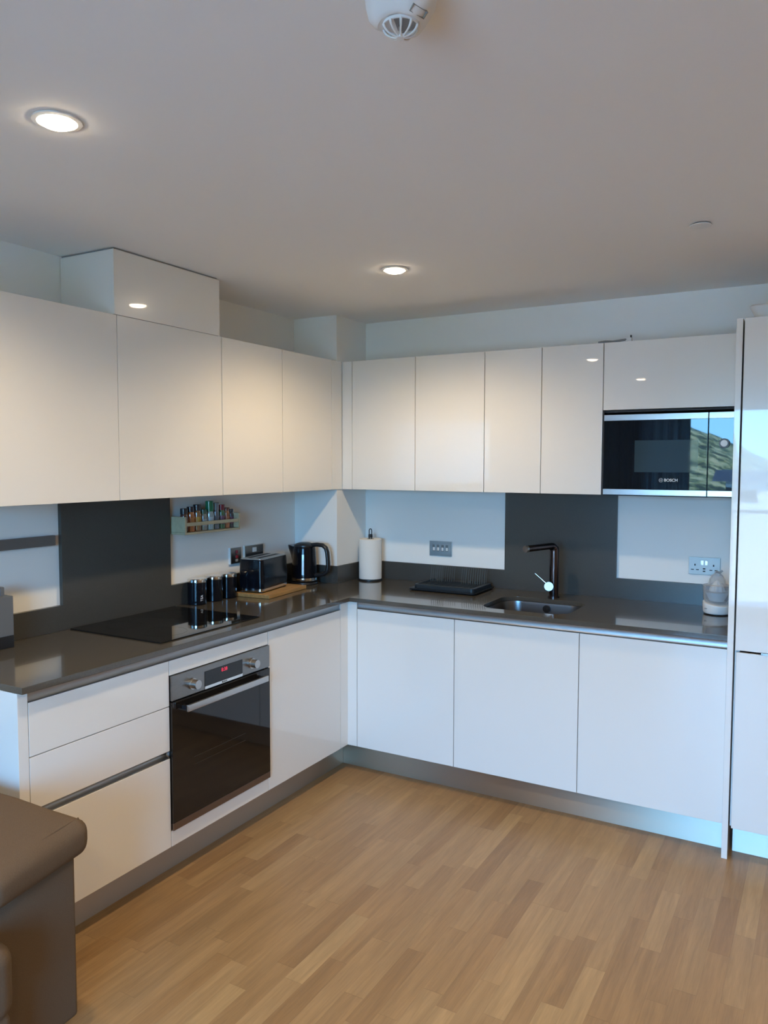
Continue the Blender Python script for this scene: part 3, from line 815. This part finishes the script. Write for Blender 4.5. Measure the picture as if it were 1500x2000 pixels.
# ------------------------------------------------------------------ spice rack and jars
RY0, RY1 = -1.300, -0.905
t = thing('spice_rack', 'pale wooden spice rack on the wall above the canisters', 'spice rack', (0.01, -1.10, 1.2535))
part('shelf', box(WL + 0.0005, 0.056, RY0, RY1, 1.2535, 1.2635, bevel=0.0015), M['pine'], t)
part('end_board', box(WL + 0.0005, 0.056, RY0, RY0 + 0.013, 1.2637, 1.338, bevel=0.002), M['pine'], t)
part('end_board', box(WL + 0.0005, 0.056, RY1 - 0.013, RY1, 1.2637, 1.338, bevel=0.002), M['pine'], t)
part('front_rail', box(0.048, 0.056, RY0 + 0.0135, RY1 - 0.0135, 1.293, 1.310, bevel=0.0015), M['pine'], t)
spices = [  # y, radius, body height, cap height, body colour, label colour, cap colour, words
    (-1.262, 0.0195, 0.085, 0.028, (0.09, 0.03, 0.02), (0.28, 0.16, 0.12), (0.015, 0.015, 0.02), 'black-capped jar of dark red spice at the left end of the spice rack'),
    (-1.218, 0.0195, 0.093, 0.026, (0.45, 0.13, 0.03), (0.52, 0.20, 0.06), (0.015, 0.018, 0.03), 'black-capped jar with an orange label, second from the left in the rack'),
    (-1.174, 0.0195, 0.098, 0.030, (0.25, 0.12, 0.05), (0.50, 0.27, 0.05), (0.02, 0.022, 0.035), 'taller dark-capped jar with an amber label in the spice rack'),
    (-1.130, 0.0190, 0.080, 0.022, (0.22, 0.20, 0.16), (0.34, 0.33, 0.31), (0.05, 0.10, 0.07), 'short pale jar left of the green-capped one in the rack'),
    (-1.086, 0.0220, 0.090, 0.052, (0.30, 0.35, 0.33), (0.45, 0.50, 0.52), (0.0, 0.16, 0.07), 'tall jar with big green cap in the middle of the rack'),
    (-1.042, 0.0190, 0.095, 0.036, (0.14, 0.14, 0.15), (0.12, 0.12, 0.13), (0.20, 0.21, 0.22), 'grey grinder jar just right of the green-capped jar'),
    (-1.000, 0.0185, 0.092, 0.028, (0.05, 0.14, 0.06), (0.20, 0.09, 0.13), (0.22, 0.02, 0.03), 'jar with a dark red cap and green label in the rack'),
    (-0.962, 0.0175, 0.085, 0.018, (0.42, 0.13, 0.05), (0.52, 0.18, 0.08), (0.16, 0.05, 0.03), 'orange-brown jar, second from the right end of the rack'),
    (-0.9275, 0.0140, 0.078, 0.016, (0.06, 0.06, 0.07), (0.20, 0.08, 0.13), (0.03, 0.03, 0.04), 'small dark jar at the right end of the spice rack'),
]
for k, (y, r, h, ch, bc, lc, cc, lb) in enumerate(spices):
    z0 = 1.2638; x = 0.014
    t = thing('spice_jar', lb, 'jar', (x, y, z0), group='jars in the wooden spice rack')
    bd_ = part('jar_body', lathe([(r * 0.93, z0), (r, z0 + 0.003), (r, z0 + h * 0.82), (r * 0.82, z0 + h)], cx=x, cy=y, seg=28), mat('spice_%d' % k, bc, 0.12, coat=0.8), t)
    part('paper_label', lathe([(r + 0.0004, z0 + h * 0.25), (r + 0.0004, z0 + h * 0.70)], cx=x, cy=y, seg=28, cap=False), mat('spice_label_%d' % k, lc, 0.45), bd_)
    part('lid', lathe([(r * 0.90, z0 + h), (r * 0.93, z0 + h + 0.001), (r * 0.93, z0 + h + ch - 0.002), (r * 0.82, z0 + h + ch)], cx=x, cy=y, seg=28), mat('spice_lid_%d' % k, cc, 0.25, coat=0.4), t)

# ------------------------------------------------------------------ canisters
def canister(x, y, label, txt=None):
    t = thing('canister', label, 'canister', (x, y, ZW), group='black storage canisters')
    r = 0.0455
    z0 = ZW + 0.0003
    b_ = part('body', lathe([(r - 0.003, z0), (r, z0 + 0.003), (r, z0 + 0.108)], cx=x, cy=y, seg=48), M['black_gloss'], t)
    part('lid', lathe([(r + 0.0006, z0 + 0.1082), (r + 0.0012, z0 + 0.110), (r + 0.0012, z0 + 0.121), (r - 0.002, z0 + 0.125), (r - 0.012, z0 + 0.1262)], cx=x, cy=y, seg=48), M['chrome'], t, 'polished silver lid')
    if txt:
        # lettering turned upright on the flank that faces the room
        a = math.radians(-18)
        bm = text_bm(txt, 0.017, Matrix.Rotation(math.radians(90), 4, 'Z'), depth=0.0003)
        for v in bm.verts:
            u_, w_, d_ = v.co.x, v.co.y, v.co.z
            th = a + u_ / r
            v.co = Vector((x + (r + 0.0004 + d_) * math.cos(th), y + (r + 0.0004 + d_) * math.sin(th), z0 + 0.034 + w_))
        part('lettering', bm, M['label_white'], b_, sm=False)
canister(0.024, -1.190, 'black canister with silver lid and upright TEA lettering, nearest the hob', 'TEA')
canister(0.024, -1.072, 'black canister with silver lid, the middle one of three')
canister(0.024, -0.968, 'black canister with silver lid, nearest the toaster')

# ------------------------------------------------------------------ board, toaster, kettle
solo('chopping_board', box(-0.104, 0.104, -0.185, 0.185, 0.0, 0.020, bevel=0.003), M['bamboo'], 'thick wooden board lying under the toaster', 'board', origin=(0, 0, 0)).location = (0.124, -0.735, ZW + 0.0003)
bpy.context.scene.collection.objects['chopping_board'].rotation_euler = (0, 0, math.radians(5))
TZ = ZW + 0.0206
t = thing('toaster', 'glossy black two-slot toaster standing on the wooden board', 'toaster', (0.093, -0.762, TZ), rotz=math.radians(9))
tw, tl = 0.072, 0.142
def rl(w, l_, r, z, n=8): return [(x, y, z) for x, y in rrect(-w, w, -l_, l_, r, n)]
for fx in (-0.055, 0.055):
    for fy in (-0.12, 0.12):
        part('foot', add_cyl(bmesh.new(), (fx, fy, 0.0), (fx, fy, 0.0062), 0.009, seg=16), M['black_plastic'], t)
part('chrome_base', add_loft(bmesh.new(), [rl(tw - 0.003, tl - 0.003, 0.022, 0.006), rl(tw, tl, 0.024, 0.009), rl(tw, tl, 0.024, 0.021)]), M['chrome'], t, 'chrome base band')
part('body', add_loft(bmesh.new(), [rl(tw - 0.001, tl - 0.001, 0.023, 0.0212), rl(tw + 0.001, tl + 0.001, 0.024, 0.06), rl(tw - 0.003, tl - 0.003, 0.022, 0.16), rl(tw - 0.006, tl - 0.006, 0.020, 0.170)]), M['black_gloss'], t)
tp = part('top_plate', add_loft(bmesh.new(), [rl(tw - 0.007, tl - 0.007, 0.019, 0.1702), rl(tw - 0.007, tl - 0.007, 0.019, 0.1735), rl(tw - 0.014, tl - 0.014, 0.014, 0.1755)]), M['steel'], t, 'brushed metal top plate')
for fx in (-0.026, 0.026):
    part('slot', box(fx - 0.012, fx + 0.012, -0.105, 0.105, 0.1752, 0.1760), M['dark_gap'], tp, sm=False)
part('lever', box(-0.014, 0.014, tl - 0.002, tl + 0.022, 0.105, 0.117, bevel=0.004), M['black_plastic'], t)
part('browning_dial', add_cyl(bmesh.new(), (0.035, tl - 0.001, 0.045), (0.035, tl + 0.012, 0.045), 0.014), M['chrome'], t)

KX, KY = 0.098, -0.400
t = thing('kettle', 'black jug kettle in the corner beside the toaster', 'kettle', (KX, KY, ZW))
z0 = ZW + 0.0003
part('power_base', lathe([(0.074, z0), (0.076, z0 + 0.004), (0.074, z0 + 0.014), (0.060, z0 + 0.018)], cx=KX, cy=KY, seg=48), M['black_plastic'], t)
prof = [(0.064, 0.0185), (0.071, 0.022), (0.0715, 0.040), (0.0705, 0.080), (0.068, 0.130), (0.065, 0.170), (0.063, 0.200), (0.060, 0.214)]
bm = bmesh.new(); rings = []
for r, z in prof:
    ring = []
    for i in range(56):
        a = 2 * PI * i / 56
        rr = r
        d = math.cos(a - PI)                       # spout side is -x
        if z > 0.12 and d > 0.80:
            rr += (z - 0.12) / 0.09 * 0.046 * ((d - 0.80) / 0.20) ** 1.2
        ring.append((KX + rr * math.cos(a), KY + rr * math.sin(a), z0 + z + (0.004 if (z > 0.205 and d > 0.9) else 0)))
    rings.append(ring)
kb_ = part('body', add_loft(bm, rings), M['black_gloss'], t)
part('chrome_ring', lathe([(0.0716, z0 + 0.022), (0.0722, z0 + 0.024), (0.0722, z0 + 0.036), (0.0718, z0 + 0.038)], cx=KX, cy=KY, seg=56, cap=False), M['chrome'], kb_)
part('lid', lathe([(0.058, z0 + 0.2142), (0.057, z0 + 0.222), (0.048, z0 + 0.229), (0.032, z0 + 0.235), (0.012, z0 + 0.2365)], cx=KX, cy=KY, seg=40), M['black_plastic'], t)
ha = math.radians(8)
hx_, hy_ = math.cos(ha), math.sin(ha)
hp = [(0.045, 0.222), (0.080, 0.226), (0.115, 0.223), (0.135, 0.208), (0.143, 0.185), (0.147, 0.150), (0.149, 0.110), (0.144, 0.080), (0.126, 0.063), (0.100, 0.056), (0.066, 0.052)]
bm = bmesh.new()
loops = []
P_ = [Vector((KX + hx_ * d, KY + hy_ * d, z0 + z)) for d, z in hp]
for i, p in enumerate(P_):
    tt = (P_[min(i + 1, len(P_) - 1)] - P_[max(i - 1, 0)]).normalized()
    sd = Vector((-hy_, hx_, 0)); nn = tt.cross(sd)
    loops.append([p + sd * 0.016 * math.cos(q * PI / 8) + nn * 0.012 * math.sin(q * PI / 8) for q in range(16)])
part('handle', add_loft(bm, loops), M['black_plastic'], t)
wa = math.radians(-62)
bm = bmesh.new()
for i, z in enumerate((0.06, 0.165)):
    pass
vs = []
for z, r in ((0.058, 0.0722), (0.10, 0.0706), (0.14, 0.0685), (0.172, 0.0658)):
    row = []
    for k in range(5):
        a = wa + math.radians(-5 + 2.5 * k)
        row.append(bm.verts.new((KX + r * math.cos(a), KY + r * math.sin(a), z0 + z)))
    vs.append(row)
for a_, b__ in zip(vs, vs[1:]):
    for k in range(4): bm.faces.new((a_[k], a_[k + 1], b__[k + 1], b__[k]))
part('pale_strip', bm, mat('smoky_strip', (0.22, 0.24, 0.26), 0.1, coat=0.5), kb_, 'pale vertical strip')  # pale strip running up the side of the kettle body

# ------------------------------------------------------------------ kitchen roll on its holder
PX, PY = 0.345, -0.083
t = thing('paper_towel_holder', 'black wire kitchen roll stand with looped top beside the corner', 'roll holder', (PX, PY, ZW))
part('base', lathe([(0.070, z0), (0.072, z0 + 0.002), (0.072, z0 + 0.006), (0.068, z0 + 0.008)], cx=PX, cy=PY, seg=48), M['black_plastic'], t)
pp = [(PX - 0.0085, PY, z0 + 0.008), (PX - 0.0085, PY, 1.198)]
for i in range(1, 9):
    a = PI * i / 9
    pp.append((PX - 0.0085 * math.cos(a), PY, 1.198 + 0.011 * math.sin(a)))
pp += [(PX + 0.0085, PY, 1.198), (PX + 0.0085, PY, z0 + 0.008)]
part('rod', tube(pp, 0.0028, seg=10), M['black_plastic'], t)
part('collar', lathe([(0.012, 1.158), (0.0125, 1.160), (0.0125, 1.176), (0.010, 1.178)], cx=PX, cy=PY, seg=24), M['black_plastic'], t)
t = thing('kitchen_roll', 'white kitchen paper roll standing beside the corner', 'kitchen roll', (PX, PY, z0 + 0.009))
zr0, zr1 = z0 + 0.0085, 1.151
bm = lathe([(0.021, zr0), (0.064, zr0), (0.067, zr0 + 0.002), (0.067, zr1 - 0.002), (0.064, zr1), (0.021, zr1)], cx=PX, cy=PY, seg=64, cap=False)
part('paper', bm, M['paper'], t)
part('tube', lathe([(0.0205, zr0), (0.0205, zr1)], cx=PX, cy=PY, seg=32, cap=False), mat('cardboard', (0.35, 0.26, 0.17), 0.8), t)
part('loose_edge', box(PX - 0.001, PX + 0.0005, PY, PY + 0.001, zr0 + 0.001, zr1 - 0.001), M['paper'], t, sm=False).location = (0.0677, 0.0, 0)

# ------------------------------------------------------------------ drying rack
t = thing('drying_rack', 'black plastic dish drying rack lying flat left of the sink', 'dish rack', (0.90, -0.165, ZW))
x0, x1, y0, y1 = 0.712, 1.100, -0.306, -0.018
def lpz(i, z): return [(x, y, z) for x, y in rrect(x0 + i, x1 - i, y0 + i, y1 - i, 0.02, 6)]
part('tray', add_loft(bmesh.new(), [lpz(0.012, ZW + 0.0005), lpz(0.002, ZW + 0.006), lpz(0.0, ZW + 0.013), lpz(0.004, ZW + 0.013), lpz(0.016, ZW + 0.005)]), M['rack'], t)
def lpu(i, z): return [(x, y, z) for x, y in rrect(x0 + 0.02 + i, x1 - 0.016 - i, y0 + 0.028 + i, y1 - 0.004 - i, 0.02, 6)]
fr_ = part('grid_deck', add_loft(bmesh.new(), [lpu(0.0, ZW + 0.0055), lpu(0.0, ZW + 0.030), lpu(0.004, ZW + 0.033), lpu(0.012, ZW + 0.033), lpu(0.016, ZW + 0.022)]), M['rack'], t)
bm = bmesh.new()
for k in range(13):
    yy = y0 + 0.05 + k * 0.019
    add_box(bm, x0 + 0.036, x1 - 0.032, yy - 0.003, yy + 0.003, ZW + 0.0222, ZW + 0.0245)
part('deck_ribs', bm, M['rack'], fr_, sm=False)
for rowy, xs in ((-0.10, [0.748 + 0.0135 * k for k in range(6)]), (-0.10, [0.935 + 0.0135 * k for k in range(11)]), (-0.055, [0.762 + 0.0135 * k for k in range(9)]), (-0.055, [0.94 + 0.0135 * k for k in range(10)])):
    for xx in xs:
        h_ = 0.112 if rowy < -0.08 else 0.108
        part('tine', tube([(xx, rowy, ZW + 0.022), (xx + 0.002, rowy, ZW + h_ * 0.6), (xx + 0.005, rowy + 0.004, ZW + h_)], [0.0017, 0.0015, 0.0011], seg=6), M['tine'], t)

# ------------------------------------------------------------------ citrus juicer
JX, JY = 2.243, -0.185
t = thing('citrus_juicer', 'white and clear plastic citrus juicer next to the tall end panel', 'juicer', (JX, JY, ZW))
n_ = 56
def jr(r, z, amp=0.0, ph=2.4):
    return [(JX + r * math.cos(2 * PI * i / n_), JY + r * math.sin(2 * PI * i / n_), z0 + z + amp * math.cos(2 * PI * i / n_ - ph)) for i in range(n_)]
part('foot', add_loft(bmesh.new(), [jr(0.052, 0.0), jr(0.055, 0.003), jr(0.055, 0.005)]), M['black_plastic'], t)
mb = part('motor_base', add_loft(bmesh.new(), [jr(0.054, 0.0052), jr(0.058, 0.012), jr(0.0605, 0.040, 0.006), jr(0.0595, 0.050, 0.009), jr(0.050, 0.053, 0.008)]), M['plastic_white'], t)
part('badge', text_bm('', 0.01, M_front(0, 0, 0)) if False else box(JX - 0.046, JX - 0.032, JY - 0.0485, JY - 0.040, z0 + 0.027, z0 + 0.030), M['label_grey'], mb, sm=False)
bm = add_loft(bmesh.new(), [jr(0.052, 0.056, 0.004), jr(0.058, 0.070), jr(0.0605, 0.128), jr(0.0625, 0.131), jr(0.0605, 0.1325), jr(0.0585, 0.128), jr(0.0560, 0.072), jr(0.049, 0.060, 0.004)], cap0=False, cap1=False)
part('bowl', bm, M['clear'], t, 'clear plastic juice bowl')
part('strainer', add_loft(bmesh.new(), [jr(0.030, 0.060), jr(0.050, 0.098), jr(0.055, 0.101), jr(0.055, 0.1025), jr(0.048, 0.1005), jr(0.028, 0.063)]), M['plastic_white'], t)
bm = bmesh.new(); rings = []
for k in range(9):
    q = k / 8
    r = 0.031 * math.cos(q * PI / 2 * 0.95) ** 0.8
    rings.append([(JX + (r + 0.003 * (r / 0.034) * math.cos(8 * 2 * PI * i / n_)) * math.cos(2 * PI * i / n_), JY + (r + 0.003 * (r / 0.034) * math.cos(8 * 2 * PI * i / n_)) * math.sin(2 * PI * i / n_), z0 + 0.104 + 0.050 * q) for i in range(n_)])
part('reamer_cone', add_loft(bm, rings), M['plastic_white'], t)
bm = add_loft(bmesh.new(), [jr(0.0585, 0.1330), jr(0.0400, 0.1365), jr(0.0370, 0.142), jr(0.0335, 0.160), jr(0.0240, 0.177), jr(0.0120, 0.186), jr(0.004, 0.188)], cap0=False)
part('dust_cover', bm, M['clear'], t, 'clear domed dust cover')
bm = tube([(JX - 0.012, JY, z0 + 0.187), (JX - 0.004, JY, z0 + 0.193), (JX + 0.012, JY + 0.004, z0 + 0.191), (JX + 0.020, JY + 0.006, z0 + 0.200)], 0.0045, seg=10)
part('cover_grip', bm, M['plastic_grey'], t)

# ------------------------------------------------------------------ oddments on top of the units
t = thing('cable', 'thin grey cable with a dark-tipped plug on top of the wall units', 'cable', (1.79, -0.20, ZUT))
part('lead', tube([(1.690, -0.222, ZUT + 0.006), (1.72, -0.215, ZUT + 0.010), (1.76, -0.222, ZUT + 0.006), (1.79, -0.215, ZUT + 0.010), (1.82, -0.21, ZUT + 0.014), (1.835, -0.205, ZUT + 0.012)], 0.0055, seg=10), M['plastic_grey'], t)
pg = part('plug', box(1.815, 1.845, -0.215, -0.185, ZUT + 0.001, ZUT + 0.022, bevel=0.004), M['plastic_white'], t)
part('plug_tip', add_cyl(bmesh.new(), (1.838, -0.20, ZUT + 0.022), (1.838, -0.20, ZUT + 0.034), 0.004, seg=12), M['black_plastic'], pg)
t = thing('storage_tray', 'white plastic tray with rounded rim lying on top of the tall unit', 'tray', (2.60, -0.46, 2.1556))
zt_ = 2.1562
def tr_(i, z): return [(x, y, z) for x, y in rrect(2.376 + i, 2.86 - i, -0.60 + i, -0.28 - i, 0.03, 6)]
part('body', add_loft(bmesh.new(), [tr_(0.022, zt_), tr_(0.014, zt_ + 0.03), tr_(0.004, zt_ + 0.047), tr_(0.0, zt_ + 0.055), tr_(0.006, zt_ + 0.062), tr_(0.020, zt_ + 0.058)]), M['plastic_white'], t)
part('lid', add_loft(bmesh.new(), [tr_(0.022, zt_ + 0.0585), tr_(0.035, zt_ + 0.068), tr_(0.09, zt_ + 0.080), tr_(0.14, zt_ + 0.083)]), M['plastic_white'], t)

# ------------------------------------------------------------------ sofa end
t = thing('sofa', 'taupe fabric sofa end with padded arm in front of the drawers', 'sofa', (0.872, -2.592, 0.0), rotz=math.radians(2.5))
part('arm_base', box(-0.86, 0.0, -0.262, 0.0, 0.028, 0.505, bevel=0.014, seg=3), M['fabric'], t)
# overhanging arm pad: soft box, a little wider towards the seat
def pad():
    bm = box(-0.88, 0.045, -0.335, 0.022, 0.5045, 0.606, bevel=0.040, seg=6)
    bmesh.ops.subdivide_edges(bm, edges=[e_ for e_ in bm.edges if e_.calc_length() > 0.15], cuts=6, use_grid_fill=True)
    for v in bm.verts:
        f = (v.co.y - 0.022) / -0.357
        if v.co.x > -0.2: v.co.x += 0.055 * f * (v.co.x + 0.2) / 0.245
        u = (v.co.x + 0.42) / 0.47
        if v.co.z > 0.56: v.co.z += 0.008 * (1 - u * u) * (1 - (2 * f - 1) ** 2) + 0.022 * max(0, -(v.co.x) / 0.88)
        v.co.z += 0.0015 * math.sin(v.co.x * 23 + v.co.y * 31) if v.co.z > 0.53 else 0
    return bm
pd = part('arm_pad', pad(), M['fabric'], t)
sp_ = []
for i in range(12):
    f = i / 11
    sp_.append((0.012 + 0.055 * f * 0.86, 0.000 - 0.325 * f, 0.6035 + 0.002 * math.sin(f * 6)))
part('piping', tube(sp_, 0.0028, seg=8), M['fabric'], pd)
part('seat_base', box(-0.86, 0.075, -1.10, -0.266, 0.028, 0.235, bevel=0.02, seg=3), M['fabric'], t)
part('seat_cushion', box(-0.62, 0.110, -1.08, -0.268, 0.236, 0.432, bevel=0.05, seg=6), M['fabric'], t)
part('backrest', box(-0.87, -0.63, -1.10, -0.34, 0.236, 0.80, bevel=0.06, seg=5), M['fabric'], t)
for fx in (-0.80, -0.05):
    part('foot', box(fx - 0.02, fx + 0.02, -0.10, -0.06, 0.0, 0.029, bevel=0.002), M['black_plastic'], t)
    part('foot', box(fx - 0.02, fx + 0.02, -1.04, -1.00, 0.0, 0.029, bevel=0.002), M['black_plastic'], t)

# ------------------------------------------------------------------ behind the camera: seen only as reflections
def curtain(x0, x1, y, amp, per, z0, z1, m, name, label):
    bm = bmesh.new(); N = int((x1 - x0) / 0.012)
    a = []; b = []
    for i in range(N + 1):
        x = x0 + (x1 - x0) * i / N
        yy = y + amp * math.sin(2 * PI * x / per) + amp * 0.4 * math.sin(2 * PI * x / per * 2.3 + 1)
        a.append((x, yy, z0)); b.append((x, yy + 0.0, z1))
    A_ = [bm.verts.new(p) for p in a]; B__ = [bm.verts.new(p) for p in b]
    A2 = [bm.verts.new((p[0], p[1] - 0.004, p[2])) for p in a]; B2 = [bm.verts.new((p[0], p[1] - 0.004, p[2])) for p in b]
    for i in range(N):
        bm.faces.new((A_[i], A_[i + 1], B__[i + 1], B__[i])); bm.faces.new((A2[i + 1], A2[i], B2[i], B2[i + 1]))
        bm.faces.new((A_[i], A2[i], A2[i + 1], A_[i + 1])); bm.faces.new((B__[i], B__[i + 1], B2[i + 1], B2[i]))
    for i in (0, N): bm.faces.new((A_[i], B__[i], B2[i], A2[i]))
    return solo(name, bm, m, label, 'curtain')
curtain(0.05, 1.30, YN + 0.12, 0.030, 0.13, 0.02, 2.36, M['curtain'], 'curtain', 'dark slate floor-length curtain mirrored in the microwave door')

struct('trim_6', box(-1.5, 6.0, YN - 1.35, YN - 0.13, -0.25, -0.02), M['render_w'])       # balcony slab
t = thing('balcony_railing', 'slim grey balcony railing outside the window', 'railing', (2.2, YN - 1.3, -0.02))
part('handrail', box(-1.4, 5.9, YN - 1.32, YN - 1.28, 1.02, 1.06, bevel=0.004), M['frame_grey'], t)
part('pane', box(-1.4, 5.9, YN - 1.303, YN - 1.297, 0.05, 1.01), M['glass'], t, sm=False)
for k in range(6):
    part('post', box(-1.2 + k * 1.4 - 0.015, -1.2 + k * 1.4 + 0.015, YN - 1.315, YN - 1.285, -0.02, 1.02), M['frame_grey'], t, sm=False)

def hillside():
    bm = bmesh.new()
    nx, ny = 90, 40
    g_ = [[None] * (ny + 1) for _ in range(nx + 1)]
    rnd = random.Random(3)
    ph = [rnd.uniform(0, 6.28) for _ in range(12)]
    for i in range(nx + 1):
        for j in range(ny + 1):
            x = -170 + 300 * i / nx
            y = -60 - 190 * j / ny
            ridge = 8.6 - 0.50 * (x + 25) if x > -50 else 21.1
            ridge = max(-14, ridge * 1.0)
            f = min(1, j / ny * 1.5)
            f = f * f * (3 - 2 * f)
            z = -16 + (ridge + 16) * f
            z += 0.8 * math.sin(x * 0.11 + ph[0]) * math.sin(y * 0.09 + ph[1]) + 0.4 * math.sin(x * 0.31 + ph[2] + y * 0.2)
            g_[i][j] = bm.verts.new((x, y, z))
    for i in range(nx):
        for j in range(ny):
            bm.faces.new((g_[i][j], g_[i + 1][j], g_[i + 1][j + 1], g_[i][j + 1]))
    return bm
solo('hillside', hillside(), M['hill'], 'scrubby green hillside mirrored in the microwave glass', 'hill')
solo('ground', box(-300, 300, -420, -7.6, -17, -16), M['sea'], 'flat ground far below the balcony', 'ground', sm=False)
t = thing('house', 'dark-roofed house below the hill, mirrored in the microwave glass', 'house', (-1.0, -52, -16))
part('walls', box(-3.0, 6, -58, -50, -16, 0.45), M['render_w'], t, sm=False)
part('roof', add_prism(bmesh.new(), [(-58.6, 0.45), (-49.4, 0.45), (-51.5, 1.15), (-56.5, 1.15)], 'x', -3.9, 6.6), M['roof'], t, sm=False)
for k in range(3):
    part('window', box(-3.0 + k * 3, -1.2 + k * 3, -50.02, -49.96, -0.75, 0.05), M['black_glass'], t, sm=False)
for k, (tx, ty, r, h) in enumerate(((-8.2, -50, 2.4, 15.0), (-14.5, -58, 2.8, 14.0), (-4.6, -44.5, 1.2, 13.5))):
    bm = bmesh.new()
    rnd = random.Random(k)
    bmesh.ops.create_icosphere(bm, subdivisions=4, radius=1.0)
    for v in bm.verts:
        q = 1 + 0.18 * math.sin(v.co.x * 7 + k) * math.sin(v.co.y * 8) + 0.12 * rnd.uniform(-1, 1)
        v.co = Vector((v.co.x * r * q + tx, v.co.y * r * q + ty, v.co.z * r * 1.7 * q - 16 + h - r * 1.2))
    t = thing('tree', ('dark tree beside the dark-roofed house outside', 'leafy tree on the slope below the hill outside', 'slim tree in front of the dark-roofed house')[k], 'tree', (tx, ty, -16))
    part('crown', bm, M['leaf'], t)
    part('trunk', add_cyl(bmesh.new(), (tx, ty, -16), (tx, ty, -16 + h - r * 2), 0.2, seg=10), M['pine'], t)
